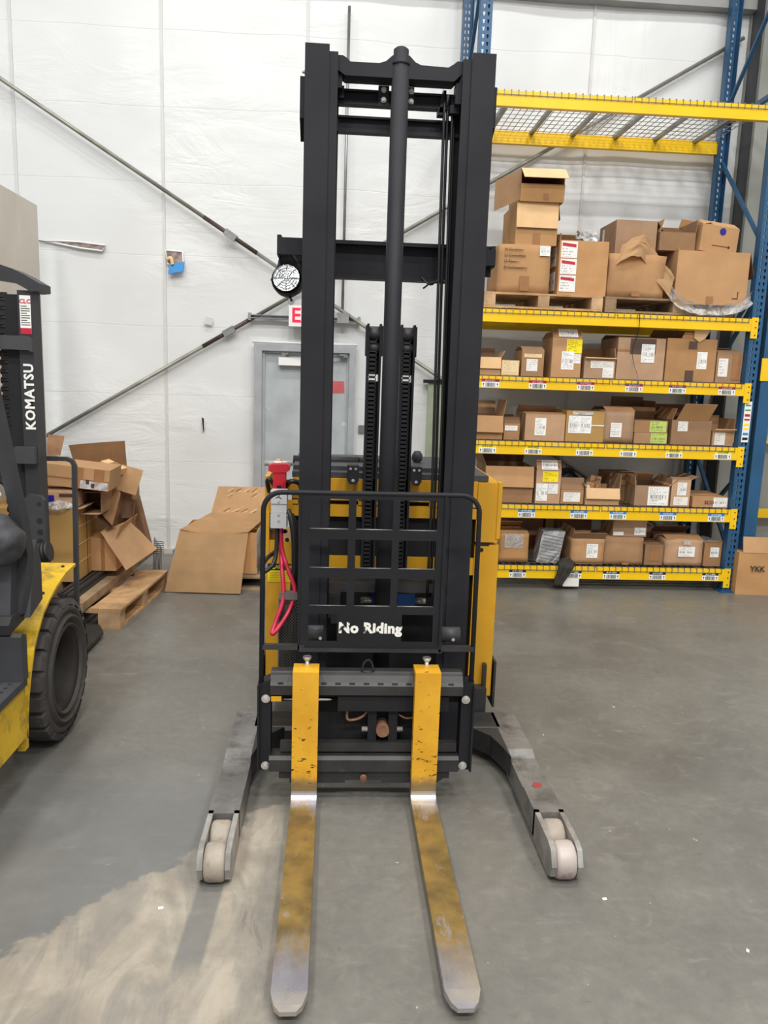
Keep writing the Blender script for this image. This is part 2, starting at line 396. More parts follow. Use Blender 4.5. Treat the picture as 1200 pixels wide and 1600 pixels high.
def text_into(bm, s, origin, ex, ez, size, depth=.001, mi=0, align='CENTER', bold=0.0, spacing=1.0):
    """write s onto a plane: ex is the reading direction, ez is up; size is the letter height"""
    cu = bpy.data.curves.new('t', 'FONT'); cu.body = s; cu.size = 1; cu.align_x = align; cu.align_y = 'CENTER'; cu.offset = bold; cu.resolution_u = 2; cu.space_character = spacing
    ob = bpy.data.objects.new('t', cu); COL.objects.link(ob); dg = bpy.context.evaluated_depsgraph_get(); dg.update()
    me = ob.evaluated_get(dg).to_mesh(); ex, ez, origin = Vector(ex).normalized(), Vector(ez).normalized(), Vector(origin); n = ex.cross(ez)
    k = size/.72
    vs = [bm.verts.new(origin+ex*(v.co.x*k)+ez*(v.co.y*k)+n*depth) for v in me.vertices]
    for p in me.polygons:
        try: bm.faces.new([vs[i] for i in p.vertices]).material_index = mi
        except ValueError: pass
    ob.evaluated_get(dg).to_mesh_clear(); bpy.data.objects.remove(ob); bpy.data.curves.remove(cu)
def bolt(parent, p, r=.012, d=(0,-1,0), name='bolt', m='steel', l=.012):
    bm = B(); p = Vector(p); d = Vector(d)
    cyl(bm, p, p+d*l*.35, r, 14); cyl(bm, p+d*l*.35, p+d*l, r*.68, 6); cyl(bm, p+d*l, p+d*l*1.15, r*.3, 8)
    return mk(name, bm, m, parent)

WALL_Y = 7.28
# ------------------------------------------------------------------ the room
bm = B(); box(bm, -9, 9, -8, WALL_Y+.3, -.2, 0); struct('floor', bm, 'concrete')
bm = B(); nx, nz = 150, 110; grid = []
for j in range(nz+1):
    row = []
    for i in range(nx+1):
        x = -9+18*i/nx; z = 10*j/nz
        d = .018*noise.noise(V(x*.9, 0, z*1.1))+.01*noise.noise(V(x*2.6, 3, z*2.2))
        k = ((x+1.53)/1.235) % 1.0; d *= min(1, min(k, 1-k)*9)
        row.append(bm.verts.new((x, WALL_Y+d, z)))
    grid.append(row)
for j in range(nz):
    for i in range(nx): bm.faces.new((grid[j][i], grid[j][i+1], grid[j+1][i+1], grid[j+1][i])).smooth = True
wall_back = struct('wall_back', bm, 'vinyl')
bm = B(); box(bm, -9, 9, -8, WALL_Y+.3, 10, 10.2); struct('ceiling', bm, 'ceiling_white')
bm = B(); box(bm, -2.5, -2.45, 3.0, 6.83, 0, 2.98)
box(bm, -2.452, -2.446, 6.42, 6.44, 0, 2.98); wl = struct('wall_left', bm, 'beige_panel', bevel=.004)
bm = B(); box(bm, 9, 9.2, -8, WALL_Y+.3, 0, 10); struct('wall_right', bm, 'vinyl')
# vertical battens over the sheet joints
for i, x in enumerate((-2.77, -1.53, -.30, 2.17)):
    bm = B(); box(bm, x-.011, x+.011, WALL_Y-.012, WALL_Y+.02, .0, 9.9); o = struct('trim_%d' % (i+1), bm, 'batten', bevel=.003)
# horizontal wall girt near the top
bm = B(); prism(bm, [(7.18, 4.93), (7.27, 4.92), (7.27, 5.16), (7.18, 5.16)], 0, -9, 9); struct('trim_5', bm, 'girt_grey', bevel=.006)
# base strip at the foot of the wall
bm = B(); box(bm, -9, -.76, WALL_Y-.02, WALL_Y+.02, 0, .05); box(bm, .2, 9, WALL_Y-.02, WALL_Y+.02, 0, .05); struct('baseboard_back', bm, 'beige_panel')

# torn places in the wall facing
def tear(poly, m='insulation', lip=.008):
    t = B(); c = V(sum(p[0] for p in poly)/len(poly), 0, sum(p[1] for p in poly)/len(poly))
    vs = [t.verts.new((x, WALL_Y-.026, z)) for x, z in poly]; t.faces.new(vs)
    mk('torn_hole', t, m, wall_back)
    t = B(); tube(t, [(x, WALL_Y-.028, z) for x, z in poly], lip, 6, closed=True); mk('torn_edge', t, 'white_plastic', wall_back)
tear([(-2.6, 2.768), (-2.42, 2.775), (-2.25, 2.772), (-2.03, 2.755), (-2.06, 2.705), (-2.25, 2.722), (-2.45, 2.752)])
tear([(-1.515, 2.735), (-1.37, 2.728), (-1.362, 2.63), (-1.42, 2.6), (-1.5, 2.62)])
tear([(-1.214, 1.285), (-1.19, 1.275), (-1.188, 1.17), (-1.206, 1.155)], 'dark_void', .003)
bm = B(); obox(bm, (-1.49, 7.215, 2.53), (.13, -.01, .025), (.01, .015, .085), (0, .02, 0)); mk('torn_flap', bm, 'foam_blue', wall_back)
bm = B(); tube(bm, spline([(-1.5, 7.235, 2.655), (-1.465, 7.225, 2.665), (-1.45, 7.225, 2.61)]), .016, 8); mk('foam_plug', bm, 'foam_cream', wall_back)
bm = B(); obox(bm, (-1.19, WALL_Y-.03, 2.12), (.07, 0, -.015), (.02, 0, .06), (0, .003, 0)); mk('tape_patch', bm, 'batten', wall_back)

# door with its frame
bm = B()
for b in ((-.735, -.665, 0, 1.9), (.12, .177, 0, 1.9)): box(bm, b[0], b[1], 7.18, 7.3, b[2], b[3])
box(bm, -.735, .177, 7.18, 7.3, 1.9, 1.96); box(bm, -.665, -.64, 7.215, 7.3, 0, 1.9); box(bm, .10, .12, 7.215, 7.3, 0, 1.9); box(bm, -.64, .10, 7.215, 7.3, 1.88, 1.9)
door = struct('door_1', bm, 'frame_metal', bevel=.003)
qbox('door_leaf', 'door_metal', door, (-.64, .10, 7.235, 7.275, .01, 1.88), bevel=.003)
qbox('door_closer', 'white_plastic', door, (-.515, -.26, 7.17, 7.235, 1.775, 1.845), bevel=.008)
bm = B(); box(bm, -.49, -.43, 7.17, 7.2, 1.845, 1.885); tube(bm, [(-.45, 7.17, 1.865), (-.1, 7.13, 1.868), (.08, 7.17, 1.87)], .009, 6); box(bm, .03, .1, 7.16, 7.21, 1.86, 1.89); mks('closer_arm', bm, 'galv', door)
bm = B(); prism(bm, [(-.3, 1.53), (.08, 1.545), (.075, 1.65), (-.3, 1.645)], 1, 7.232, 7.236); mk('decal', bm, 'red_decal', door)['label'] = 'faded red decal'
bm = B(); box(bm, .03, .085, 7.23, 7.236, .9, .957); mk('sticker', bm, 'paper', door)
bm = B(); tube(bm, [(-.75, 7.2, 1.975), (.19, 7.2, 1.975)], .012, 6); mk('gathered_edge', bm, 'white_plastic', door)
bm = B(); box(bm, .219, .274, 7.25, 7.27, 1.185, 1.254); tag(mk('switch_plate', bm, 'galv', bevel=.003), 'small grey wall plate right of the metal door', 'wall plate')

# strut channel, conduit and exit sign over the door
bm = B(); box(bm, -.79, .21, 7.2, 7.25, 2.178, 2.185); box(bm, -.79, .21, 7.24, 7.26, 2.178, 2.212); box(bm, -.79, .21, 7.2, 7.25, 2.205, 2.212); box(bm, -.79, -.765, 7.19, 7.26, 2.16, 2.225); box(bm, .185, .21, 7.19, 7.26, 2.16, 2.225)
tag(mk('strut_channel', bm, 'galv'), 'horizontal steel strut channel on the wall above the door', 'channel')
t = thing('conduit', 'thin vertical grey conduit running down the wall into a junction box', 'conduit', (.045, 7.2, 2.16))
bm = B(); tube(bm, [(.046, 7.2, 2.24), (.046, 7.2, 4.76)], .013, 10); mk('pipe', bm, 'galv', t)
qbox('junction_box', 'galv', t, (.0, .105, 7.14, 7.2, 2.16, 2.25), bevel=.006)
t = thing('exit_sign', 'white exit sign with red letters above the metal door', 'sign', (-.30, 7.12, 2.115))
qbox('housing', 'white_plastic', t, (-.425, -.05, 7.1, 7.17, 2.115, 2.295), bevel=.006)
bm = B(); text_into(bm, 'EXIT', (-.225, 7.0985, 2.205), (1, 0, 0), (0, 0, 1), .125, .001, bold=.02); mk('lettering', bm, 'exit_red', t)
bm = B(); cyl(bm, (-.41, 7.17, 2.33), (-.41, 7.13, 2.33), .028, 16); box(bm, -.415, -.405, 7.15, 7.17, 2.29, 2.33); mk('test_eye', bm, 'galv', t)

# diagonal bracing rods with turnbuckles
def rod(p0, p1, tb, label):
    p0, p1 = Vector(p0), Vector(p1); d = (p1-p0).normalized(); t = thing('brace_rod', label, 'brace rod', p0, group='diagonal wall bracing rods')
    q = p0+d*tb
    bm = B(); cyl(bm, p0, p0+d*(tb-.18), .017, 12); cyl(bm, p0+d*(tb+.18), p1, .017, 12); mks('rod', bm, 'rod_grey', t)
    bm = B(); cyl(bm, p0+d*(tb-.27), p0+d*(tb+.27), .019, 12); mk('threaded_end', bm, 'rod_dark', t)
    bm = B(); u, v = frame(d); obox(bm, q-d*.055-u*.028-v*.028, d*.11, u*.056, v*.056); mk('turnbuckle', bm, 'galv', t, .006)
rod((-4.367, 7.19, 4.98), (3.453, 7.19, .172), 4.02, 'bracing rod falling from upper left down towards the door')
rod((-2.66, 7.225, 1.04), (3.49, 7.225, 4.719), 1.98, 'bracing rod rising from the carton pile up behind the blue rack')
bm = B(); box(bm, -2.66, -2.5, 7.12, 7.26, .96, 1.0); box(bm, -2.62, -2.58, 7.04, 7.2, 1.0, 1.06); tag(mk('anchor_bracket', bm, 'galv'), 'grey steel anchor bracket at the foot of the rising brace rod', 'bracket')

# building column right of the rack, and hinged pale strip beside the door
t = thing('building_column', 'grey wrapped building column in the corner right of the rack', 'column', (3.85, 7.1, 0))
qbox('flange', 'column_grey', t, (3.55, 4.15, 6.98, 7.02, 0, 6.5), (3.55, 4.15, 7.24, 7.28, 0, 6.5))
qbox('web', 'truck_grey', t, (3.56, 3.66, 7.0, 7.27, 0, 6.5))
qbox('base_plate', 'truck_grey', t, (3.5, 4.2, 6.9, 7.27, 0, .025))
bm = B(); box(bm, 3.66, 3.86, 6.86, 6.98, 4.25, 4.75); box(bm, 3.62, 3.9, 6.9, 6.98, 4.75, 4.8); tag(mk('beam_bracket', bm, 'truck_black', bevel=.01), 'dark steel bracket bolted high on the corner column', 'bracket')
t = thing('strip_panel', 'narrow pale green panel standing by the wall behind the mast', 'panel', (.92, 7.2, 0))
qbox('panel', 'green_panel', t, (.845, .985, 7.19, 7.215, 0, 1.66), bevel=.004)
qbox('top_rail', 'black_paint', t, (.80, .995, 7.17, 7.23, 1.66, 1.69), bevel=.003)

# high-bay lamps over the aisle; the unseen rear row is added for fill
for k, (x, y) in enumerate(LAMPS):
    t = thing('high_bay_lamp', 'white linear high-bay lamp %s, in the %s row' % (['over the forklift side', 'over the mast', 'over the rack side'][k % 3], {3.1: 'wall-side', -1.2: 'middle', -5.2: 'added rear fill'}[y]), 'lamp', (x, y, LAMP_Z), group='linear high-bay lamps')
    qbox('housing', 'lamp_housing', t, (x-.75, x+.75, y-.3, y+.3, LAMP_Z+.01, LAMP_Z+.08), bevel=.01)
    bm = B(); tube(bm, [(x-.6, y, LAMP_Z+.08), (x-.6, y, 10)], .006, 6); tube(bm, [(x+.6, y, LAMP_Z+.08), (x+.6, y, 10)], .006, 6); mks('hanger', bm, 'galv', t)
    L = bpy.data.lights.new('lamp_light', 'AREA'); L.shape = 'RECTANGLE'; L.size = 1.4; L.size_y = .5; L.energy = LAMP_W[y]; L.color = (1, .985, .96)
    lo = bpy.data.objects.new('lamp_light', L); COL.objects.link(lo); lo.parent = t

# ------------------------------------------------------------------ the pallet stacker in the middle
S = thing('pallet_stacker', 'black and yellow straddle pallet stacker with tall mast and two lowered forks', 'stacker', (.225, 3.2, 0))
K = 'black_paint'
# straddle legs with tandem load wheels
for sd in (-1, 1):
    xi, xo = (-.315, -.425) if sd < 0 else (.772, .882)          # inner and outer face
    def sx(a, b): return (min(a, b), max(a, b))
    bm = B(); a, b = sx(xi, xo)
    prism(bm, [(3.32, .03), (2.62, .03), (2.62, .13), (2.80, .13), (2.815, .122), (3.05, .122), (3.1, .14), (3.47, .14), (3.47, .03)], 0, a, b)
    leg = mk('straddle_leg', bm, 'worn_steel', S, .006)
    leg['label'] = 'worn straddle leg on the left' if sd < 0 else 'worn straddle leg on the right'
    for q in (xi, xo):
        a, b = sx(q, q+(-sd if q == xo else sd)*.018)
        bm = B(); prism(bm, [(2.64, .02), (2.42, .012), (2.385, .03), (2.375, .07), (2.40, .118), (2.44, .13), (2.64, .13)], 0, a, b)
        mk('wheel_bracket', bm, 'bracket_steel', leg, .004)
    xc = (xi+xo)/2
    for k, yc in enumerate((2.432, 2.565)):
        bm = B(); hw = .036; r = .064
        lathe(bm, [(-hw, .018), (-hw, r-.012), (-hw+.006, r-.003), (-hw+.016, r), (hw-.016, r), (hw-.006, r-.003), (hw, r-.012), (hw, .018), (-hw, .018)], (xc, yc, r), 'x', 40)
        wh = mk('load_wheel', bm, 'wheel_red' if (sd > 0 and k == 0) else 'wheel_poly', leg)
        bm = B(); cyl(bm, (xc-hw-.006, yc, r), (xc+hw+.006, yc, r), .017, 14); mk('axle', bm, 'steel', wh)
        bm = B(); lathe(bm, [(-hw-.001, .02), (-hw-.001, r-.018), (-hw-.0005, r-.018)], (xc, yc, r), 'x', 24); lathe(bm, [(hw+.001, .02), (hw+.001, r-.018), (hw+.0005, r-.018)], (xc, yc, r), 'x', 24); mks('hub_face', bm, 'wheel_core', wh)
    # corner gusset where the leg meets the base
    bm = B(); g = xi
    prism(bm, [(g, 3.3), (g-sd*.0, 3.02), (g-sd*.02, 3.12), (g-sd*.05, 3.22), (g-sd*.12, 3.3)] if sd > 0 else [(g, 3.3), (g, 3.02), (g+.02, 3.12), (g+.05, 3.22), (g+.12, 3.3)], 2, .05, .142); mk('gusset', bm, 'black_worn', leg)
bm = B()
prism(bm, [(3.3, .04), (3.3, .125), (3.315, .14), (3.47, .14), (3.47, .04)], 0, -.33, .785); mk('base_frame', bm, 'black_worn', S, .004)
bm = B(); prism(bm, [(.815, 2.79), (.845, 2.80), (.85, 2.83), (.82, 2.835), (.81, 2.81)], 2, .1305, .1312); mk('paint_mark', bm, 'wheel_core', S)['label'] = 'red paint mark'

qbox('foot_shade_block', K, S, (-.14, .585, 3.21, 3.32, .015, .13), bevel=.004)  # unseen crossmember added to deepen the shadow under the carriage
# mast: outer and inner rails as channels
for sd in (-1, 1):
    m = lambda a, b: (a, b) if sd < 0 else (.443-b, .443-a)     # mirror about the mast centre x = .2215
    bm = B()
    box(bm, *m(-.142, -.05), 3.2, 3.216, .12, 2.927); box(bm, *m(-.142, -.122), 3.216, 3.34, .12, 2.927); box(bm, *m(-.142, -.05), 3.324, 3.34, .12, 2.927)
    mk('mast_outer_rail', bm, K, S, .003)
    bm = B()
    box(bm, *m(-.052, -.017), 3.208, 3.222, .14, 2.905); box(bm, *m(-.112, -.052), 3.218, 3.222, .14, 2.9); box(bm, *m(-.052, -.036), 3.222, 3.36, .14, 2.905); box(bm, *m(-.052, -.012), 3.345, 3.36, .14, 2.9)
    mk('mast_inner_rail', bm, K, S, .002)
    bm = B(); a, b = m(-.162, -.142); prism(bm, [(3.26, 2.83), (3.36, 2.83), (3.36, 2.62), (3.3, 2.66), (3.26, 2.68)], 0, a, b); mk('stop_plate', bm, K, S, .003)
    for z in (2.855, 2.80): bolt(S, ((-.143 if sd < 0 else .586), 3.29, z), .008, (sd, 0, 0))
bm = B()
top = [(-.02, 2.9), (.0, 2.9), (.015, 2.892), (.03, 2.879), (.14, 2.88), (.165, 2.888), (.19, 2.91), (.255, 2.912), (.278, 2.89), (.30, 2.881), (.405, 2.878), (.425, 2.89), (.44, 2.902), (.462, 2.902)]
prism(bm, top+[(.462, 2.86), (.43, 2.83), (.01, 2.83), (-.02, 2.85)], 1, 3.225, 3.31); mk('mast_yoke', bm, K, S, .003)
for z0, z1, y in ((2.76, 2.815, 3.34), (2.663, 2.723, 3.36)):
    bm = B(); box(bm, -.03, .475, y, y+.012, z0, z1); box(bm, -.03, .475, y-.03, y+.012, z0-.004, z0+.01); box(bm, -.03, .475, y-.02, y, z1-.008, z1); mk('mast_crossbar', bm, K, S, .002)
for x0, x1 in ((.143, .185), (.262, .284)):
    pl = qbox('bolt_plate', K, S, (x0, x1, 3.305, 3.33, 2.752, 2.828), bevel=.003)
    for z in (2.775, 2.812): bolt(pl, ((x0+x1)/2, 3.305, z), .011)
# mid cross tie behind the rails
bm = B(); box(bm, -.252, .657, 3.46, 3.475, 2.14, 2.255); box(bm, -.252, .657, 3.42, 3.475, 2.245, 2.26); box(bm, -.1, .56, 3.44, 3.475, 2.105, 2.15); box(bm, -.1, .56, 3.41, 3.44, 2.105, 2.118)
box(bm, -.252, -.235, 3.36, 3.475, 2.18, 2.26); box(bm, .64, .657, 3.38, 3.475, 2.17, 2.255); box(bm, -.252, -.14, 3.355, 3.372, 2.183, 2.25); box(bm, .575, .657, 3.37, 3.385, 2.175, 2.24)
mk('mast_cross_tie', bm, K, S, .004)
bm = B(); tube(bm, spline([(.35, 3.41, 2.12), (.39, 3.39, 2.09), (.43, 3.4, 2.115), (.47, 3.38, 2.09)]), .004, 5); tube(bm, spline([(.36, 3.4, 2.075), (.4, 3.38, 2.1), (.47, 3.39, 2.10)]), .004, 5); mks('wire_tails', bm, 'hose', S)
# work lamp hung under the left end of the cross tie
lc = V(-.212, 3.36, 2.088)
bm = B(); dd = V(-.12, -1, .22).normalized()
prof = [(0, .062), (.012, .066), (.05, .064), (.085, .045), (.105, .02), (.107, .0)]
u, v = frame(dd); rings = []
for a, r in prof: rings.append([bm.verts.new(lc-dd*a+(u*math.cos(2*math.pi*i/28)+v*math.sin(2*math.pi*i/28))*max(r, .001)) for i in range(28)])
for A, C in zip(rings, rings[1:]):
    for i in range(28): bm.faces.new((A[i], A[(i+1)%28], C[(i+1)%28], C[i])).smooth = True
wl_ = mk('work_lamp', bm, 'black_rubber', S)
bm = B(); cyl(bm, lc-dd*.004, lc+dd*.004, .054, 28); mk('lens', bm, 'glass_lens', wl_)
bm = B()
for r in (.054, .043, .032, .021, .010): tube(bm, [lc+dd*.006+(u*math.cos(2*math.pi*i/24)+v*math.sin(2*math.pi*i/24))*r for i in range(24)], .0022, 5, closed=True)
for i in range(4): q = (u*math.cos(i*math.pi/4)+v*math.sin(i*math.pi/4))*.054; tube(bm, [lc+dd*.007-q, lc+dd*.007+q], .0018, 5)
mk('lens_guard', bm, 'chrome', wl_)
bm = B(); tube(bm, [lc-dd*.04+u*.068, V(-.245, 3.40, 2.14), V(-.235, 3.42, 2.2)], .009, 6); tube(bm, [lc-dd*.04-u*.068, V(-.165, 3.40, 2.15), V(-.2, 3.42, 2.2)], .009, 6); tube(bm, [(-.2, 3.4, 2.02), (-.19, 3.36, 2.0)], .005, 5); mk('lamp_bracket', bm, K, wl_)
# lift cylinder, chains and hoses
bm = B(); lathe(bm, [(.16, .0), (.16, .036), (2.885, .034), (2.885, .030), (2.935, .0295), (2.943, .02), (2.945, .0)], (.223, 3.24, 0), 'z', 28); lathe(bm, [(2.878, .034), (2.878, .0365), (2.888, .0365), (2.888, .03)], (.223, 3.24, 0), 'z', 28); mk('lift_cylinder', bm, 'cylinder_black', S)
for x0, x1 in ((.133, .197), (.281, .346)):
    bm = B(); box(bm, x0, x0+.009, 3.49, 3.56, .76, 1.928); box(bm, x1-.009, x1, 3.49, 3.56, .76, 1.928); box(bm, x0+.009, x1-.009, 3.55, 3.56, .76, 1.68); box(bm, x0+.009, x1-.009, 3.55, 3.56, 1.71, 1.92); box(bm, x0-.006, x0, 3.49, 3.56, 1.79, 1.92); box(bm, x1, x1+.006, 3.49, 3.56, 1.79, 1.92)
    ch = mk('chain_guide', bm, K, S, .001)
    bm = B(); cyl(bm, (x0, 3.52, 1.885), (x1, 3.52, 1.885), .03, 20); cyl(bm, (x0, 3.52, 1.825), (x1, 3.52, 1.825), .022, 16); mks('chain_roller', bm, 'black_worn', ch)
    bm = B(); xm = (x0+x1)/2+(-.006 if x0 < .2 else -.004)
    for k in range(56):
        z = .80+k*.019
        box(bm, xm-.014, xm+.014, 3.502, 3.511, z, z+.011)
        box(bm, xm-.018, xm-.014, 3.5, 3.513, z+.008, z+.022); box(bm, xm+.014, xm+.018, 3.5, 3.513, z+.008, z+.022)
    mk('lift_chain', bm, 'hose', ch)
for k, (x, y, r) in enumerate(((.405, 3.3, .0065), (.421, 3.32, .0065), (.437, 3.295, .006), (.449, 3.325, .006))):
    bm = B(); tube(bm, spline([(x, y, 2.82-.01*k), (x+.004, y, 2.3), (x+.012, y+.005, 1.7), (x+.018, y, 1.2), (x+.016, y, .75)], 6), r, 8); mk('hydraulic_hose', bm, 'hose', S)
bm = B(); box(bm, .44, .462, 3.24, 3.3, 2.755, 2.83); box(bm, .425, .46, 3.27, 3.31, 2.73, 2.76); mk('hose_clamp', bm, K, S, .003)
bm = B(); prism(bm, [(.385, 2.74), (.40, 2.74), (.398, 2.83)], 1, 3.3, 3.31); box(bm, .38, .405, 3.3, 3.34, 2.73, 2.76); box(bm, -.03, .0, 3.24, 3.3, 2.79, 2.84); box(bm, -.012, .008, 3.29, 3.33, 2.77, 2.815); mks('stop_block', bm, K, S, .002)

# chassis and covers
Y0 = 3.55
body = qbox('chassis', 'dark_void', S, (-.19, .66, Y0+.03, 4.25, .15, 1.2), (-.1, .56, 3.52, 3.6, .13, .76))
qbox('side_cover', 'body_yellow', S, (-.303, -.185, Y0, 4.3, .42, .80), (-.303, -.225, Y0, 4.3, .19, .42), bevel=.006)['label'] = 'yellow cover below the plug'
lc_ = bm = B(); box(bm, -.311, -.185, Y0, 4.3, .83, .86); box(bm, -.311, -.29, Y0-.005, 4.3, .86, 1.24); box(bm, -.29, -.185, Y0, Y0+.02, .86, .94); box(bm, -.29, -.185, Y0, Y0+.02, 1.07, 1.13); box(bm, -.29, -.185, Y0, Y0+.02, 1.16, 1.225)
box(bm, -.29, -.185, Y0+.005, Y0+.01, .80, .83); mk('upper_cover', bm, 'body_yellow', S, .003)
bm = B(); box(bm, .668, .775, Y0, 4.3, .952, 1.232); o = mk('upper_cover', bm, 'body_yellow', S, .008)
bm = B(); box(bm, .765, .783, Y0-.005, Y0+.05, .97, 1.235); mk('hinge_edge', bm, 'body_yellow', o, .003)
bm = B(); box(bm, .668, .782, Y0, 4.3, .19, .938); o = mk('side_cover', bm, 'body_yellow', S, .006); o['label'] = 'tall yellow cover right of the mast'
bm = B(); cyl(bm, (.70, Y0+.01, .915), (.70, Y0-.002, .915), .01, 14); box(bm, .67, .735, Y0-.002, Y0+.02, .935, .95); mks('latch_hole', bm, 'dark_void', o)
bm = B(); box(bm, -.185, .67, Y0, Y0+.02, 1.06, 1.115); box(bm, -.185, .67, Y0, Y0+.02, 1.135, 1.235)
for a, b in ((-.185, -.16), (.115, .35), (.445, .67)): box(bm, a, b, Y0, Y0+.02, 1.11, 1.14)
mk('front_panel', bm, 'body_yellow', S)
qbox('lower_panel', 'body_yellow', S, (-.185, .67, Y0+.005, Y0+.02, .79, .872))
bm = B(); box(bm, -.19, .72, Y0+.02, 4.3, 1.235, 1.262); box(bm, -.19, .60, Y0+.1, 4.2, 1.262, 1.282); mk('top_lid', bm, 'truck_grey', S, .008)
bm = B(); tube(bm, [(-.20, 3.85, 1.285), (.12, 3.85, 1.285)], .022, 12); tube(bm, [(.12, 3.85, 1.285), (.3, 3.9, 1.27)], .02, 12); mk('grab_handle', bm, 'black_rubber', S, smooth=False)
bm = B(); tube(bm, [(-.318, 3.6, 1.292), (-.19, 3.6, 1.295)], .012, 12); mk('handle_bar', bm, 'steel', S)
bm = B(); lathe(bm, [(1.2, .012), (1.28, .014), (1.295, .026), (1.32, .027), (1.338, .016), (1.341, 0)], (.417, 3.9, 0), 'z', 18); mk('control_knob', bm, 'black_rubber', S)
for x0, x1 in ((.06, .112), (.343, .392)):
    bm = B(); prism(bm, [(x0, 1.31), (x1, 1.31), (x1, 1.245), (x1-.012, 1.226), (x0+.012, 1.226), (x0, 1.245)], 1, 3.44, 3.452); box(bm, x0, x1, 3.45, 3.56, 1.29, 1.305); o = mk('lid_bracket', bm, K, S, .002)
    for dx in (.014, .037): bolt(o, (x0+dx, 3.44, 1.295), .006, l=.006)
    bolt(o, ((x0+x1)/2, 3.44, 1.243), .007, l=.006)
bm = B(); box(bm, .735, .752, Y0-.03, 3.75, .13, .36); box(bm, .79, .80, Y0-.02, 3.9, .14, .37); box(bm, -.325, -.312, Y0-.02, 3.9, .14, .37); mks('skirt_plate', bm, 'black_worn', S, .003)
bm = B(); box(bm, .69, .75, Y0-.06, Y0, .12, .25); mk('skirt_bracket', bm, 'black_worn', S, .003)
# interior pieces seen through the backrest
bm = B(); box(bm, -.01, .50, 3.3, 3.42, .772, .81); box(bm, -.01, .04, 3.28, 3.4, .66, .772); box(bm, .0, .10, 3.26, 3.36, .64, .665); mk('tilt_frame', bm, 'black_worn', S, .005)
bm = B(); box(bm, .19, .30, 3.40, 3.5, .675, .742); mk('valve_block', bm, 'blue_dark', S, .003)
bm = B(); box(bm, .30, .378, 3.395, 3.5, .676, .74); mk('valve_block', bm, 'blue_box', S, .003)
for a, b in (((.135, 3.42, .70), (.19, 3.42, .70)), ((.378, 3.42, .70), (.43, 3.42, .70))):
    bm = B(); cyl(bm, a, b, .014, 10); mk('fitting', bm, 'steel', S)
for a, b in ((-.09, -.028), (.458, .535)):
    bm = B(); cyl(bm, (a, 3.08, .658), (b, 3.08, .658), .031, 20); o = mk('mast_roller', bm, 'truck_grey', S); bolt(o, (b-.012 if a < 0 else b-.03, 3.05, .645), .007, l=.006)

# battery plug, cables, warning label and mesh guard at the left
bm = B(); prism(bm, [(-.288, 1.275), (-.288, 1.297), (-.275, 1.305), (-.205, 1.307), (-.195, 1.297), (-.197, 1.277), (-.212, 1.27), (-.272, 1.268)], 1, 3.45, 3.52); box(bm, -.268, -.212, 3.455, 3.515, 1.17, 1.275); box(bm, -.258, -.222, 3.448, 3.456, 1.19, 1.225)
plug = mk('emergency_plug', bm, 'plug_red', S, .004)
qbox('release_button', 'dark_void', plug, (-.25, -.23, 3.444, 3.45, 1.185, 1.212))
bm = B(); box(bm, -.262, -.196, 3.29, 3.35, 1.155, 1.212); box(bm, -.262, -.197, 3.294, 3.346, 1.117, 1.153); box(bm, -.263, -.198, 3.29, 3.35, 1.05, 1.116)
for k in range(8):
    for z0 in (1.053, 1.158): box(bm, -.2665, -.1935, 3.3, 3.34, z0+k*.0068, z0+k*.0068+.003)
con = mk('battery_connector', bm, 'plug_grey', S)
for z in (1.166, 1.108, 1.082): bolt(con, (-.23, 3.29, z), .006, l=.004)
bm = B()
for a in (90, 210, 330): obox(bm, (-.23, 3.2885, 1.186), (.014*math.cos(R(a)), 0, .014*math.sin(R(a))), (.003*math.sin(R(a)), 0, -.003*math.cos(R(a))), (0, .001, 0))
mk('logo', bm, 'ink', con)
bm = B(); tube(bm, spline([(-.222, 3.32, 1.06), (-.217, 3.33, .95), (-.185, 3.30, .86), (-.157, 3.28, .78), (-.178, 3.25, .70), (-.222, 3.20, .635), (-.246, 3.19, .615), (-.232, 3.22, .66), (-.205, 3.26, .75), (-.213, 3.3, .86), (-.225, 3.36, .95)], 10), .0095, 10); mk('red_cable', bm, 'cable_red', S)
bm = B(); tube(bm, spline([(-.238, 3.32, 1.06), (-.24, 3.32, .95), (-.252, 3.3, .89), (-.285, 3.27, .865), (-.30, 3.3, .87), (-.285, 3.36, .9), (-.25, 3.42, .92)], 10), .0095, 10); mk('black_cable', bm, 'cable_black', S)
bm = B(); tube(bm, spline([(-.20, 3.45, 1.10), (-.182, 3.42, 1.06), (-.168, 3.4, .98), (-.165, 3.4, .86), (-.17, 3.4, .75), (-.17, 3.4, .6)], 8), .014, 10); tube(bm, spline([(-.185, 3.47, 1.08), (-.165, 3.45, 1.02), (-.15, 3.44, .9), (-.15, 3.44, .7)], 8), .012, 10)
tube(bm, spline([(-.262, 3.5, 1.2), (-.283, 3.47, 1.235), (-.297, 3.5, 1.22), (-.29, 3.53, 1.17)], 8), .01, 8); tube(bm, spline([(-.215, 3.5, 1.2), (-.19, 3.47, 1.228), (-.155, 3.48, 1.22), (-.14, 3.5, 1.18)], 8), .011, 8); mks('battery_cable', bm, 'cable_black', S)
bm = B(); box(bm, -.295, -.19, Y0-.003, Y0-.0005, .745, .80, 0); box(bm, -.295, -.19, Y0-.003, Y0-.0005, .80, .832, 1); prism(bm, [(-.288, .806), (-.262, .806), (-.275, .828)], 1, Y0-.0045, Y0-.003, 2)
text_into(bm, 'CAUTION', (-.225, Y0-.0032, .816), (1, 0, 0), (0, 0, 1), .017, .001, 2, bold=.02)
for k in range(6): box(bm, -.288, -.197, Y0-.0042, Y0-.003, .75+k*.008, .752+k*.008, 3)
mk('caution_label', bm, ['caution_yellow', 'label_black', 'caution_yellow', 'body_yellow'], S)
bm = B()
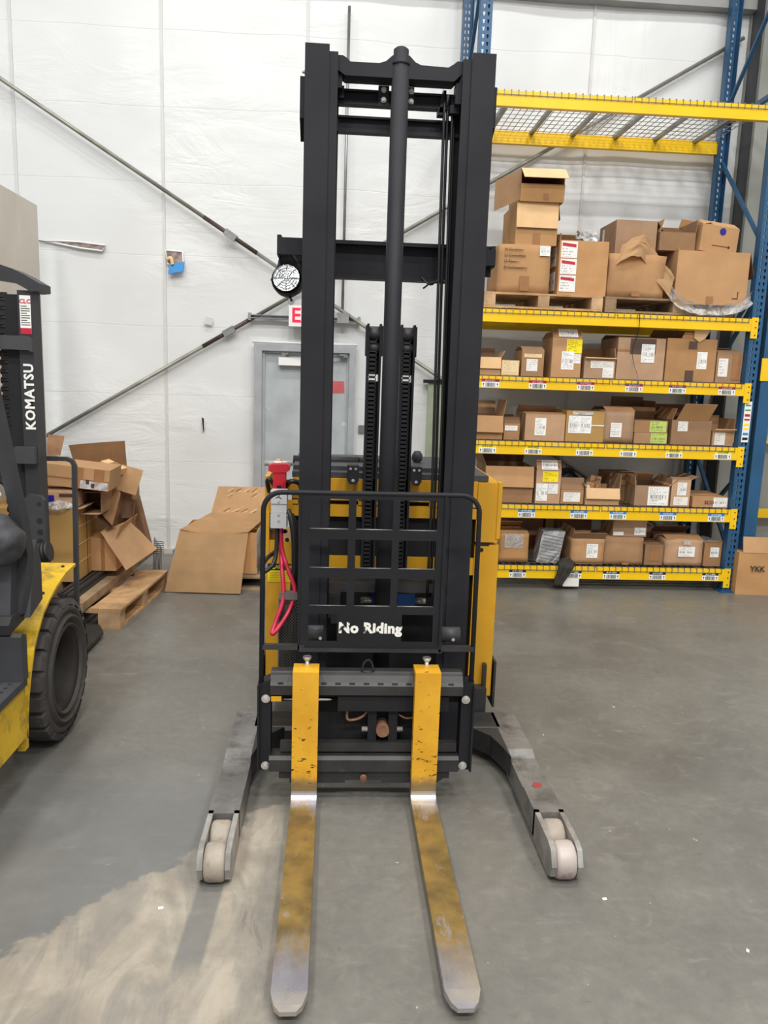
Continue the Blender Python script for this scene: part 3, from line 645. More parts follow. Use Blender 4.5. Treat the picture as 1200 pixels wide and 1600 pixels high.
for k in range(7):
    a = -.216+k*.0125
    tube(bm, [(a+(.0062 if (j % 2) else -.0062), 3.262, .42+j*.0135) for j in range(25)], .0015, 4)
    tube(bm, [(a+(-.0062 if (j % 2) else .0062), 3.262, .42+j*.0135) for j in range(25)], .0015, 4)
box(bm, -.222, -.135, 3.255, 3.30, .745, .775); box(bm, -.226, -.221, 3.255, 3.3, .42, .75); mk('mesh_guard', bm, 'wire', S)
qbox('guard_back', 'dark_void', S, (-.222, -.135, 3.3, 3.31, .42, .75))
bm = B()
for k in range(3): cyl(bm, (-.195+k*.028, 3.285, .42), (-.195+k*.028, 3.285, .74), .011, 10)
mks('spring_hose', bm, 'hose', S)
bm = B()
for x, z, l in ((-.285, .985, .0), (-.245, .985, .012), (-.215, .985, .012)): cyl(bm, (x, Y0-.001, z), (x, Y0+.001, z), .009, 12)
box(bm, -.247, -.213, Y0-.001, Y0+.001, .976, .994); cyl(bm, (-.208, Y0-.001, .945), (-.208, Y0+.001, .945), .01, 12); mks('slot_holes', bm, 'dark_void', S)

# load backrest: bent bar, pierced plate with stencilled warning
bm = B(); rr = .07; path = [(-.268, 2.93, .15), (-.262, 2.93, 1.19)]
for k in range(1, 9): a = math.pi-k*math.pi/16; path.append((-.262+rr+rr*math.cos(a), 2.93, 1.19+rr*math.sin(a)))
path.append((.49, 2.93, 1.263))
for k in range(1, 9): a = math.pi/2-k*math.pi/16; path.append((.493+rr*math.cos(a), 2.93, 1.193+rr*math.sin(a)))
path.append((.568, 2.93, .15))
tube(bm, path, .0098, 10); guard = mk('backrest_frame', bm, 'plate_black', S)
bm = B(); box(bm, -.262, -.10, 2.92, 2.94, .641, .661); box(bm, .42, .57, 2.92, 2.94, .641, .661); box(bm, -.12, .44, 2.915, 2.945, .636, .65); mk('backrest_crossbar', bm, 'black_worn', S, .002)
PX = [(-.086, .06), (.089, .229), (.256, .40)]; PZ = [(1.123, 1.24), (.971, 1.084), (.82, .932)]; xl, xr = -.122, .43
bm = B(); y0, y1 = 2.924, 2.932
def strip(z0, z1, holes):
    e = [xl]+[q for h in holes for q in h]+[xr]
    for a, b in zip(e[::2], e[1::2]): box(bm, a, b, y0, y1, z0, z1)
strip(1.24, 1.258, []); strip(1.123, 1.24, PX); strip(1.084, 1.123, []); strip(.971, 1.084, PX); strip(.932, .971, []); strip(.82, .932, PX); strip(.788, .82, [])
strip(.676, .788, [(-.086, .026), (.278, .40)]); strip(.64, .676, [])
box(bm, xr-.004, xr+.006, 2.915, 2.94, .64, 1.258); box(bm, xl-.004, xl+.002, 2.92, 2.94, .64, 1.258)
bmesh.ops.remove_doubles(bm, verts=bm.verts[:], dist=1e-5)
plate = mk('backrest_plate', bm, 'plate_black', S)
# hole edges
bm = B()
for (z0, z1) in PZ:
    for (a, b) in PX: tube(bm, [(a, 2.928, z0), (b, 2.928, z0)], .003, 5)
mks('cut_edges', bm, 'worn_steel', plate)
bm = B(); text_into(bm, 'No Riding', (.155, 2.924, .731), (1, 0, 0), (0, 0, 1), .041, .0012, bold=.05, spacing=1.06); mk('stencil_lettering', bm, 'stencil', plate)['label'] = 'flaking white No Riding lettering'

# carriage
for sd, (a, b) in ((-1, (-.275, -.227)), (1, (.529, .576))):
    bm = B(); prism(bm, [(a, .141), (b, .141), (b, .52), (a, .50)], 1, 2.918, 2.99); box(bm, a-.004 if sd < 0 else b-.004, a+.004 if sd < 0 else b+.004, 2.9, 2.99, .14, .5)
    o = mk('side_plate', bm, 'plate_black', S, .003)
    for z in (.441, .159): bolt(o, ((-.247 if sd < 0 else .546), 2.918, z), .017)
bm = B(); prism(bm, [(2.905, .462), (2.905, .50), (2.915, .512), (2.93, .535), (2.945, .546), (2.985, .546), (2.985, .462)], 0, -.229, .531); o = mk('carriage_top_bar', bm, 'black_worn', S, .003)
bm = B()
for k in range(13): x = -.2+k*.056; box(bm, x, x+.022, 2.908, 2.925, .5, .511)
mks('notches', bm, 'black_worn', o)
bm = B(); box(bm, .036, .478, 2.918, 2.96, .39, .453); mk('positioner_cylinder', bm, 'plate_black', S, .006)
bm = B(); cyl(bm, (-.2, 2.935, .433), (.036, 2.935, .433), .0075, 12); mk('piston_rod', bm, 'chrome', S)
qbox('carriage_back', 'dark_void', S, (-.1, .40, 3.0, 3.03, .16, .5))
qbox('carriage_bar', 'plate_black', S, (-.227, .53, 2.99, 3.02, .40, .47), bevel=.002)
qbox('carriage_rail', 'black_worn', S, (-.19, .52, 2.93, 2.96, .212, .25), bevel=.003)
bm = B(); prism(bm, [(2.9, .141), (2.9, .19), (2.912, .203), (2.975, .203), (2.975, .141)], 0, -.232, .527); o = mk('carriage_lower_bar', bm, 'black_worn', S, .002)
bm = B(); prism(bm, [(-.193, .141), (-.193, .105), (-.15, .105), (-.15, .085), (.072, .085), (.072, .097), (.22, .097), (.22, .085), (.445, .085), (.47, .105), (.493, .105), (.493, .141)], 1, 2.915, 2.945); mk('carriage_skid', bm, 'black_worn', o, .002)
bm = B(); cyl(bm, (.145, 2.915, .112), (.145, 2.895, .112), .014, 14); cyl(bm, (.145, 2.895, .112), (.145, 2.885, .112), .009, 6); mk('stop_bolt', bm, 'rust', o)
for a, b in ((.158, .193), (.241, .277)): qbox('clevis', 'plate_black', S, (a, b, 2.94, 2.97, .2, .385), bevel=.002)
bm = B(); cyl(bm, (.218, 2.92, .304), (.218, 3.0, .304), .026, 18); mk('pivot_pin', bm, 'rust', S)
bm = B(); cyl(bm, (.135, 2.95, .30), (.3, 2.95, .30), .01, 10); mk('clevis_bolt', bm, 'steel', S)
bm = B(); tube(bm, spline([(.075, 2.95, .395), (.075, 2.94, .35), (.095, 2.94, .343), (.13, 2.945, .352), (.155, 2.95, .375)], 6), .0055, 6); tube(bm, spline([(.28, 2.95, .365), (.31, 2.94, .352), (.345, 2.945, .352)], 5), .004, 5); mks('tie_chain', bm, 'rust', S)
bm = B(); tube(bm, spline([(.127, 2.945, .543), (.135, 2.94, .58), (.152, 2.938, .597), (.168, 2.94, .58), (.176, 2.945, .543)], 6)+[V(.15, 2.94, .54)], .0042, 8, closed=True); mk('lifting_ring', bm, 'black_rubber', S)
bm = B(); box(bm, -.225, -.185, 2.9, 2.905, .437, .456); mk('brass_plate', bm, 'body_yellow', S)
# forks
for x0 in (-.140, .3335):
    x1 = x0+.1
    f = B(); secs = []
    def sec(pts): secs.append([f.verts.new(p) for p in pts])
    # blade to tip, then heel bend, then shank: four corners per section
    sec([(x0+.028, 1.808, .047), (x1-.028, 1.808, .047), (x1-.028, 1.808, .034), (x0+.028, 1.808, .034)])
    sec([(x0+.012, 1.828, .05), (x1-.012, 1.828, .05), (x1-.012, 1.828, .032), (x0+.012, 1.828, .032)])
    sec([(x0, 1.87, .052), (x1, 1.87, .052), (x1, 1.87, .03), (x0, 1.87, .03)])
    for y in (2.1, 2.4, 2.7): sec([(x0, y, .052), (x1, y, .052), (x1, y, .03-.02*(y-1.87)), (x0, y, .03-.02*(y-1.87))])
    for k in range(7):
        a = math.pi/2*k/6; yi, zi = 2.825+.03*math.sin(a), .082-.03*math.cos(a); yo, zo = 2.825+.072*math.sin(a), .082-.072*math.cos(a)
        sec([(x0, yi, zi), (x1, yi, zi), (x1, yo, zo), (x0, yo, zo)])
    for A, C in zip(secs, secs[1:]):
        for i in range(4): f.faces.new((A[i], A[(i+1)%4], C[(i+1)%4], C[i]))
    f.faces.new(secs[0]); f.faces.new(secs[-1][::-1])
    fk = mk('fork', f, 'fork_worn', S, .004); fk['label'] = 'lowered fork with worn yellow paint, %s of the two' % ('left' if x0 < 0 else 'right')
    bm = B(); prism(bm, [(2.855, .082), (2.855, .575), (2.95, .575), (2.95, .55), (2.897, .55), (2.897, .082)], 0, x0, x1); mk('fork_shank', bm, 'fork_paint', fk, .003)
    bm = B(); xc = x0+.052; cyl(bm, (xc, 2.94, .546), (xc, 2.94, .593), .008, 12); cyl(bm, (xc, 2.94, .592), (xc, 2.94, .602), .01, 14, .017); cyl(bm, (xc, 2.94, .602), (xc, 2.94, .608), .017, 14); mk('latch_pin', bm, 'steel', fk)

# ------------------------------------------------------------------ blue and yellow rack
RF, RB = 6.22, 7.10           # front face of the front posts, front face of the rear posts
RK = thing('pallet_rack', 'blue upright storage rack with yellow beams holding rows of cartons', 'rack', (2.2, 6.65, 0))
def post(name, x0, x1, yf, dep, z0, z1, parent, front=-1, step=.0508):
    """open channel post; its face towards the aisle has two rows of real slots"""
    bm = B(); th = .004; xm = (x0+x1)/2; cw = (x1-x0)/2; k = int((z1-z0)/step)
    y = yf if front < 0 else yf+dep
    for c in (0, 1):
        ax = x0+c*cw
        for j in range(k):
            za, zb = z0+j*step, z0+(j+1)*step; cx, cz = ax+cw/2+(.006 if c == 0 else -.006), (za+zb)/2
            o = [bm.verts.new((px, y, pz)) for px, pz in ((ax, za), (ax+cw, za), (ax+cw, zb), (ax, zb))]
            h = [bm.verts.new((cx+dx, y, cz+dz)) for dx, dz in ((-.004, -.014), (.004, -.014), (.009, .012), (-.009, .012))]
            for i in range(4): bm.faces.new((o[i], o[(i+1)%4], h[(i+1)%4], h[i]))
    bmesh.ops.remove_doubles(bm, verts=bm.verts[:], dist=1e-5)
    zt = z0+k*step
    box(bm, x0, x0+th, yf+.0005, yf+dep, z0, zt); box(bm, x1-th, x1, yf+.0005, yf+dep, z0, zt); box(bm, x0, x0+.025, yf+dep-th, yf+dep, z0, zt); box(bm, x1-.025, x1, yf+dep-th, yf+dep, z0, zt)
    return mk(name, bm, 'rack_blue', parent)
TOPZ = 5.3
for x0, x1 in ((1.0, 1.09), (3.305, 3.40)):
    a = post('upright', x0, x1, RF, .075, .01, TOPZ, RK)
    qbox('foot_plate', 'rack_blue', a, (x0-.03, x1+.03, RF-.04, RF+.1, 0, .01))
    b = post('upright', x0, x1, RB, .075, .01, TOPZ, RK, 1)
    qbox('foot_plate', 'rack_blue', b, (x0-.03, x1+.03, RB-.02, RB+.12, 0, .01))
    xm = (x0+x1)/2; zz = .35; s = 0
    while zz < 5.0:
        bm = B(); p, q = ((xm, RF+.07, zz), (xm, RB+.005, zz+.8)) if s % 2 == 0 else ((xm, RB+.005, zz), (xm, RF+.07, zz+.8))
        tube(bm, [p, q], .018, 4, flat=(.02, .016)); mk('brace', bm, 'rack_blue', RK); zz += 1.25; s += 1
    for z in (.25, 3.95): qbox('brace', 'rack_blue', RK, (xm-.018, xm+.018, RF+.07, RB+.005, z, z+.036))
LV = {'L0': (.095, .195), 'L1': (.602, .705), 'L2': (1.121, 1.222), 'L3': (1.643, 1.736), 'L4': (2.155, 2.253), 'top': (3.728, 3.836)}
BX0, BX1 = 1.09, 3.305
TAGS = {'L3': ('label_red', 'P4', 1, [766, 838, 912, 987, 1055, 1133], 750, 1.139, .005265), 'L2': ('label_yellow', 'P3', 1, [761, 831, 910, 978, 1050, 1127], 748, 1.159, .005332),
        'L1': ('label_blue', 'P2', 2, [821, 901.6, 962.3, 1040.6, 1116.6], 779, 1.353, .00541), 'L0': ('label_black', 'P1', 2, [806.8, 892.6, 951.7, 1023.8, 1107.2], 770, 1.335, .00548)}
for lv, (z0, z1) in LV.items():
    for back in (0, 1):
        y0, y1 = (RF-.012, RF+.038) if not back else (RB+.03, RB+.08)
        bm = B()
        if not back: prism(bm, [(y0, z0), (y0, z1), (y0+.03, z1), (y0+.03, z1-.022), (y1, z1-.022), (y1, z0)], 0, BX0, BX1)
        else: prism(bm, [(y1, z0), (y1, z1), (y1-.03, z1), (y1-.03, z1-.022), (y0, z1-.022), (y0, z0)], 0, BX0, BX1)
        bb = mk('beam', bm, 'rack_yellow', RK, .003)
        bm = B(); yy = RF-.016 if not back else RB+.076
        for xa, xb in ((BX0-.045, BX0+.005), (BX1-.005, BX1+.05)):
            box(bm, xa, xb, yy, yy+.005, z0-.055, z1+.01)
        mks('end_connector', bm, 'rack_yellow', bb, .0015)
        if back: continue
        bm = B()
        for xa in (BX0-.02, BX1+.03):
            for zc in (z0-.03, z0+.03, z1-.02): cyl(bm, (xa, yy-.001, zc), (xa, yy, zc), .006, 8)
        mks('rivet', bm, 'ink', bb)
        if lv in TAGS:
            m, code, n0, pxs, ox, X0, kx = TAGS[lv]
            for i, px in enumerate(pxs):
                xc = X0+(px-ox)*kx; zc = z0+.036; yl = y0-.001; bm = B(); W2 = .07; zb = z0+.006
                box(bm, xc-W2, xc+W2, yl-.0006, yl, zb, zb+.042, 0); box(bm, xc-W2, xc+W2, yl-.0006, yl, zb+.042, zb+.066, 1)
                text_into(bm, 'A-%s-%03d' % (code, n0+i), (xc, yl-.0006, zb+.054), (1, 0, 0), (0, 0, 1), .0165, .0006, 3 if lv == 'L2' else 0, bold=.015)
                random.seed(i*7+len(lv)); xx = xc-.04
                while xx < xc+.038:
                    wd = random.choice((.0016, .003, .0045)); box(bm, xx, xx+wd, yl-.0012, yl-.0006, zb+.004, zb+.036, 3); xx += wd+random.choice((.0018, .003))
                for sx in (-.056, .056):
                    box(bm, xc+sx-.002, xc+sx+.002, yl-.0012, yl-.0006, zb+.008, zb+.024, 3); prism(bm, [(xc+sx-.007, zb+.022), (xc+sx+.007, zb+.022), (xc+sx, zb+.034)], 1, yl-.0012, yl-.0006, 3)
                mk('location_label', bm, ['paper', m, 'paper', 'ink'], bb)
# code plate on the right upright
bm = B(); yl = RF-.002; zs = 1.385
box(bm, 3.325, 3.385, yl-.001, yl, 1.27, 1.60, 0)
for k, (mi, h) in enumerate(((1, .012), (1, .012), (2, .02), (2, .014), (3, .02), (3, .014), (4, .02), (5, .02))):
    z = 1.575-k*.038; box(bm, 3.333, 3.378, yl-.0018, yl-.001, z-h, z, mi)
prism(bm, [(3.33, 1.292), (3.342, 1.302), (3.342, 1.282)], 1, yl-.0018, yl-.001, 5); box(bm, 3.342, 3.378, yl-.0018, yl-.001, 1.288, 1.296, 5)
mk('code_plate', bm, ['paper', 'label_green', 'label_red', 'label_yellow', 'label_blue', 'label_black'], RK)['label'] = 'white plate with coloured code stickers'
# wire decks
DN = {'L0': 'black-label', 'L1': 'blue-label', 'L2': 'yellow-label', 'L3': 'red-label', 'L4': 'pallet-bearing', 'top': 'empty topmost'}
for lv, (z0, z1) in LV.items():
    for hf in (0, 1):
        xa, xb = (BX0+.01, 2.185) if hf == 0 else (2.205, BX1-.03)
        t = thing('wire_deck', '%s wire mesh deck of the %s rack shelf' % ('left' if hf == 0 else 'right', DN[lv]), 'wire deck', ((xa+xb)/2, 6.65, z1), group='wire decks on the rack')
        bm = B(); r = .0022; zt = z1+.004
        nX = int((xb-xa)/.052); nY = 9
        for i in range(nX+1):
            x = xa+(xb-xa)*i/nX
            box(bm, x-r, x+r, RF-.016, RB+.06, zt, zt+2*r); box(bm, x-r, x+r, RF-.0175, RF-.0135, zt-.04, zt+2*r)
        for j in range(nY+1):
            y = RF+.02+(RB+.03-RF-.02)*j/nY; box(bm, xa, xb, y-r, y+r, zt-2*r, zt)
        box(bm, xa, xb, RF-.02, RF-.016, zt-.034, zt-.03)
        mk('mesh', bm, 'wire', t)
        for i in range(3):
            x = xa+(xb-xa)*(i+.5)/3; qbox('support_channel', 'galv', t, (x-.016, x+.016, RF+.018, RB+.05, z1-.03, z1-.001))
# neighbouring rack at the right edge of the picture
t = thing('neighbour_rack', 'second blue rack just right of the carton rack, cut by the frame', 'rack', (3.95, 6.7, 0))
qbox('upright', 'rack_blue', t, (3.455, 3.56, 6.25, 6.33, .01, 3.9), bevel=.004); qbox('foot_plate', 'rack_blue', t, (3.43, 3.59, 6.22, 6.36, 0, .01))
for z in (.30, 1.79): 
    bm = B(); box(bm, 3.545, 5.2, 6.245, 6.28, z+.06, z+.15); box(bm, 3.44, 3.56, 6.24, 6.246, z-.02, z+.16) if z > 1 else None; mk('beam', bm, 'rack_yellow', t, .003)
qbox('beam', 'rack_yellow', t, (3.56, 5.2, 6.84, 6.88, 1.22, 1.29)); qbox('beam', 'rack_yellow', t, (3.56, 5.2, 6.84, 6.88, .54, .62))
for za, zb, s in ((.7, 1.15, 0), (1.5, 1.95, 1), (2.3, 2.75, 0)):
    bm = B(); p, q = ((3.52, 6.33, za), (3.52, 6.88, zb)) if s else ((3.52, 6.88, za), (3.52, 6.33, zb)); tube(bm, [p, q], .02, 4); mk('brace', bm, 'rack_blue', t)

# ------------------------------------------------------------------ cartons
def panel(bm, o, ex, ey, th=.004, mi=0):
    n = ex.cross(ey).normalized()*th; obox(bm, Vector(o)-n/2, ex, ey, n, mi)
def print_quad(name, o, ex, ey, n, m, parent):
    o = Vector(o); ps = [o, o+ex, o+ex+ey, o+ey]; ps = [p+n*.0015 for p in ps]+[p-n*.0005 for p in ps]
    me = bpy.data.meshes.new(name); me.from_pydata([tuple(p) for p in ps], [], [(0,1,2,3), (7,6,5,4), (0,4,5,1), (1,5,6,2), (2,6,7,3), (3,7,4,0)])
    uvl = me.uv_layers.new(name='uv'); q = [(0,0), (1,0), (1,1), (0,1)]*2
    for lp in me.loops: uvl.data[lp.index].uv = q[lp.vertex_index]
    me.materials.append(MATS[m]); ob = bpy.data.objects.new(name, me); COL.objects.link(ob); ob.parent = parent; return ob
PR = {'w': ('shipping_label', 'print_white'), 'p': ('shipping_label', 'print_plain'), 'y': ('yellow_label', 'print_yellow'), 'g': ('green_label', 'print_green'), 'c': ('printed_panel', 'print_cream'),
      't': ('tape', 'tape'), 'd': ('tape', 'tape_dark'), 's': ('tape', 'film'), 'b': ('printed_mark', 'label_blue'), 'n': ('printed_mark', 'blue_dark'), 'k': ('printed_mark', 'ink_brown')}
def carton(label, x0, x1, z0, h, yf, d, m='cardboard', rot=0, tilt=0, flaps=(), prints=(), opened=False, crush=0, group=None, name='carton', inner=None, text=(), lean=0):
    wd = x1-x0; t = thing(name, label, 'box', ((x0+x1)/2, yf, z0), rot, group)
    t.rotation_euler = (R(lean), R(tilt), R(rot))
    bm = B(); hw = wd/2; th = .004
    if opened:
        box(bm, -hw, hw, 0, d, 0, th); box(bm, -hw, hw, 0, th, th, h); box(bm, -hw, hw, d-th, d, th, h); box(bm, -hw, -hw+th, th, d-th, th, h); box(bm, hw-th, hw, th, d-th, th, h)
    else: box(bm, -hw, hw, 0, d, 0, h)
    if crush:
        bmesh.ops.subdivide_edges(bm, edges=bm.edges[:], cuts=5, use_grid_fill=True)
        sd = V(x0*3, z0*5, yf)
        for v in bm.verts:
            k = noise.noise_vector(v.co*9+sd)*crush*.5+noise.noise_vector(v.co*4+sd)*crush
            k.z *= min(1, v.co.z/.05)
            if v.co.y < .02: k.y += crush*.9*math.sin(math.pi*min(1, max(0, v.co.z/h)))*-math.cos(v.co.x/hw*1.4)
            v.co += k
    mk('body', bm, m, t, 0 if crush else (0 if opened else .004), world=False, smooth=bool(crush))
    if opened: qbox('inside_bottom', 'cardboard_dark', t, (-hw+th, hw-th, th, d-th, th, th+.004), world=False)
    frames = {'F': (V(-hw, 0, 0), V(wd, 0, 0), V(0, 0, h), V(0, -1, 0)), 'L': (V(-hw, d, 0), V(0, -d, 0), V(0, 0, h), V(-1, 0, 0)), 'R': (V(hw, 0, 0), V(0, d, 0), V(0, 0, h), V(1, 0, 0)), 'T': (V(-hw, 0, h), V(wd, 0, 0), V(0, d, 0), V(0, 0, 1))}
    for i, fl in enumerate(flaps):
        sd, a, ln = fl[:3]; fm = fl[3] if len(fl) > 3 else m; sk = fl[4] if len(fl) > 4 else 0.0; wf = fl[5] if len(fl) > 5 else 1.0
        inw = {'F': V(0,1,0), 'B': V(0,-1,0), 'L': V(1,0,0), 'R': V(-1,0,0)}[sd]
        hs, he = {'F': (V(-hw,0,h), V(wd,0,0)), 'B': (V(hw,d,h), V(-wd,0,0)), 'L': (V(-hw,d,h), V(0,-d,0)), 'R': (V(hw,0,h), V(0,d,0))}[sd]
        hs = hs+he*(1-wf)/2; he = he*wf
        v = (inw*math.cos(R(a))+V(0,0,1)*math.sin(R(a)))*ln+he*sk
        bm = B(); panel(bm, hs, he, v); mk('flap', bm, fm, t, world=False)
        nn = he.cross(v).normalized()
        if (sd in 'FLR' and a > 130) or sd == 'B': nn = -nn if nn.y > 0.01 or (sd != 'F' and nn.z < 0) else nn
        if sd == 'F' and nn.y > 0: nn = -nn
        frames['f%d' % i] = (hs, he, v, nn)
    for ip, p in enumerate(prints):
        u0, u1, v0, v1, kd = p[:5]; fc = p[5] if len(p) > 5 else 'F'
        o, ex, ey, nrm = frames[fc]; nm, pm = PR[kd]
        pr_ = (.003 if fc.startswith('f') else (.0012+crush*1.5))+ip*.0006
        print_quad(nm, o+ex*u0+ey*v0+nrm*pr_, ex*(u1-u0), ey*(v1-v0), nrm, pm, t)
    for s_, u, v_, sz, mm in text:
        bm = B(); o, ex, ey, nrm = frames['F']; text_into(bm, s_, o+ex*u+ey*v_+nrm*(.002+crush), ex, ey, sz, .001, bold=.02); mk('lettering', bm, mm, t, world=False)
    return t
G = {k: 'cartons on the %s shelf' % v for k, v in DN.items()}
z4, z3, z2, z1_, z0_ = 2.262, 1.745, 1.231, .714, .204
# --- shelf with red labels
g = G['L3']; y = 6.29
carton('open carton with a pale front flap at the mast end of the red-label shelf', 1.12, 1.315, z3, .14, y, .3, flaps=(('F', 262, .09, 'cardboard_pale'), ('B', 60, .09), ('R', 120, .06)), opened=True, group=g)
carton('small cream printed carton between two brown cartons near the mast on the red-label shelf', 1.32, 1.462, z3, .12, y-.01, .2, m='cardboard_pale', prints=((.05, .95, .05, .95, 'c'),), group=g)
carton('small square carton with white label and lifted top on the red-label shelf', 1.483, 1.662, z3, .205, y, .26, prints=((.22, .72, .2, .66, 'p'), (.1, .9, .72, .86, 'c')), flaps=(('F', 22, .08), ('B', 25, .08)), group=g)
carton('tall carton with yellow and white labels and sloped printed top on the red-label shelf', 1.722, 1.962, z3, .31, y-.01, .33, flaps=(('F', 58, .085), ('R', 70, .05), ('L', 60, .06)), prints=((.48, 1.0, .62, .97, 'y'), (.33, .75, .2, .66, 'w'), (.72, .97, .36, .6, 'p'), (.2, .85, .1, .95, 'w', 'f0')), opened=True, group=g)
carton('low open carton with a drooping pale front lip on the red-label shelf', 1.995, 2.25, z3, .165, y, .3, flaps=(('F', 190, .03, 'cardboard_pale'), ('B', 85, .08), ('R', 80, .08)), prints=((.2, .95, .5, .85, 'p'), (.6, .95, .05, .5, 'p')), opened=True, group=g)
carton('wide carton with dark tape and a hanging strap on the red-label shelf', 2.258, 2.648, z3, .33, y-.005, .42, prints=((.26, .8, .62, .99, 'd'), (.5, .78, .42, .86, 'w'), (0, .26, .68, .72, 't')), flaps=(('F', 8, .1), ('B', 20, .1)), group=g)
carton('largest carton with a torn corner and two dark tape patches on the red-label shelf', 2.66, 3.073, z3, .34, y-.01, .42, prints=((.62, .82, .3, .7, 'w'), (.4, .57, .0, .26, 'd'), (.43, .6, .76, .94, 'd')), flaps=(('B', 35, .14), ('F', 100, .05, 'cardboard', .1, .45)), opened=True, group=g)
bm = B(); prism(bm, [(2.87, 2.09), (2.86, 2.17), (2.93, 2.19), (2.99, 2.15), (2.96, 2.09), (2.92, 2.06)], 1, 6.262, 6.27); bmesh.ops.rotate(bm, verts=bm.verts[:], cent=(2.9, 6.27, 2.1), matrix=Matrix.Rotation(R(14), 3, 'X')); tag(mk('torn_flap', bm, 'cardboard_pale'), 'torn pale flap of cardboard sticking up over the largest red-label carton', 'cardboard')
carton('carton with a big white label at the upright end of the red-label shelf', 3.088, 3.3, z3, .242, y, .3, prints=((.08, .45, .2, .8, 'p'), (.62, .95, .1, .95, 't')), flaps=(('F', 12, .1), ('B', 20, .12)), group=g)
bm = B(); tube(bm, spline([(2.375, 6.19, 2.262), (2.38, 6.19, 2.2), (2.375, 6.195, 2.1), (2.36, 6.24, 1.98), (2.39, 6.26, 1.87), (2.41, 6.2, 1.76), (2.405, 6.19, 1.69)], 8), .005, 4, flat=(.008, .002)); tag(mk('strap', bm, 'bag_black'), 'black packing strap dangling from the pallet shelf beam', 'strap')
# --- shelf with yellow labels
g = G['L2']
carton('open carton with a large folded-down flap at the mast end of the yellow-label shelf', 1.14, 1.36, z2, .19, y, .32, flaps=(('F', 258, .135, 'cardboard_tan'), ('R', 105, .13, 'cardboard', .2), ('B', 110, .12)), opened=True, group=g)
carton('narrow small carton with clear tape over the top on the yellow-label shelf', 1.372, 1.5, z2, .135, y, .25, prints=((.05, .85, .55, .85, 'p'),), flaps=(('F', 50, .06, 'cardboard_dark'), ('B', 95, .06, 'cardboard_dark')), opened=True, group=g)
carton('plain carton with one slanted white label on the yellow-label shelf', 1.545, 1.872, z2, .215, y, .36, prints=((.24, .52, .2, .85, 'w'),), flaps=(('B', 40, .1), ('F', 5, .12)), group=g)
carton('mustard carton with twin white labels on the yellow-label shelf', 1.878, 2.193, z2, .25, y-.01, .36, m='cardboard_mustard', prints=((.06, .36, .28, .84, 'w'), (.36, .66, .28, .84, 'w'), (.15, .7, .88, .99, 's'), (.66, 1, .52, .56, 'p')), group=g)
carton('taller carton with a creased front and white label on the yellow-label shelf', 2.197, 2.438, z2, .262, y-.015, .36, prints=((.2, .58, .18, .62, 'p'),), crush=.004, flaps=(('F', 20, .08), ('B', 20, .08)), group=g)
carton('lower of the two flat cartons with lime labels on the yellow-label shelf', 2.455, 2.734, z2, .09, y, .3, prints=((.5, .98, .03, .97, 'g'),), group=g)
carton('upper of the two flat cartons with lime labels on the yellow-label shelf', 2.45, 2.73, z2+.092, .095, y, .3, prints=((.46, .96, .03, .97, 'g'),), group=g)
carton('dark open carton standing behind the lime-labelled flat cartons', 2.46, 2.75, z2, .29, y+.33, .3, m='cardboard_in', flaps=(('R', 85, .05), ('B', 80, .08)), opened=True, group=g)
carton('open carton with one huge flap bent over its front on the yellow-label shelf', 2.765, 3.1, z2, .2, y, .38, m='cardboard_in', flaps=(('F', 122, .16, 'cardboard_tan', .1, .8), ('B', 85, .12, 'cardboard_dark'), ('L', 70, .1)), prints=((.15, .4, .55, .95, 'p'),), opened=True, group=g)
carton('small open carton with a pale lip at the upright end of the yellow-label shelf', 3.118, 3.295, z2, .12, y, .28, flaps=(('F', 160, .05, 'cardboard_pale'), ('B', 90, .12), ('R', 95, .1)), prints=((.1, .6, .05, .9, 'p'),), opened=True, group=g)
# --- shelf with blue labels
g = G['L1']
carton('large open carton with a broad front flap beside the yellow stacker cover', 1.24, 1.64, z1_, .30, y, .4, m='cardboard_in', flaps=(('F', 262, .17, 'cardboard_tan'), ('L', 112, .14, 'cardboard_in', .1), ('B', 60, .1, 'cardboard_dark')), opened=True, group=g)
carton('tall carton with yellow label and printed sloped top on the blue-label shelf', 1.662, 1.868, z1_, .275, y-.01, .3, flaps=(('F', 65, .09), ('R', 60, .05)), prints=((.25, .88, .66, .97, 'y'), (.02, .48, .08, .6, 'w'), (.5, .9, .3, .6, 'p'), (.2, .85, .05, .95, 'w', 'f0')), opened=True, group=g)
carton('small carton with a ragged white label in front of the black bag', 1.878, 2.07, z1_, .12, y, .26, prints=((.12, .85, .15, .8, 'p'),), flaps=(('F', 75, .1, 'cardboard_in'), ('B', 85, .06)), opened=True, group=g)
bm = B(); blob(bm, (2.0, 6.68, z1_+.125), (.14, .12, .13), .3, 3, 4, 4); tag(mk('bin_bag', bm, 'bag_black', smooth=True), 'crumpled black plastic bag behind cartons on the blue-label shelf', 'bag')
carton('torn open carton full of small boxes on the blue-label shelf', 2.082, 2.366, z1_, .14, y-.02, .3, flaps=(('F', 255, .09, 'cardboard_pale'), ('R', 98, .11, 'cardboard', .1), ('L', 120, .05)), opened=True, crush=0, group=g)
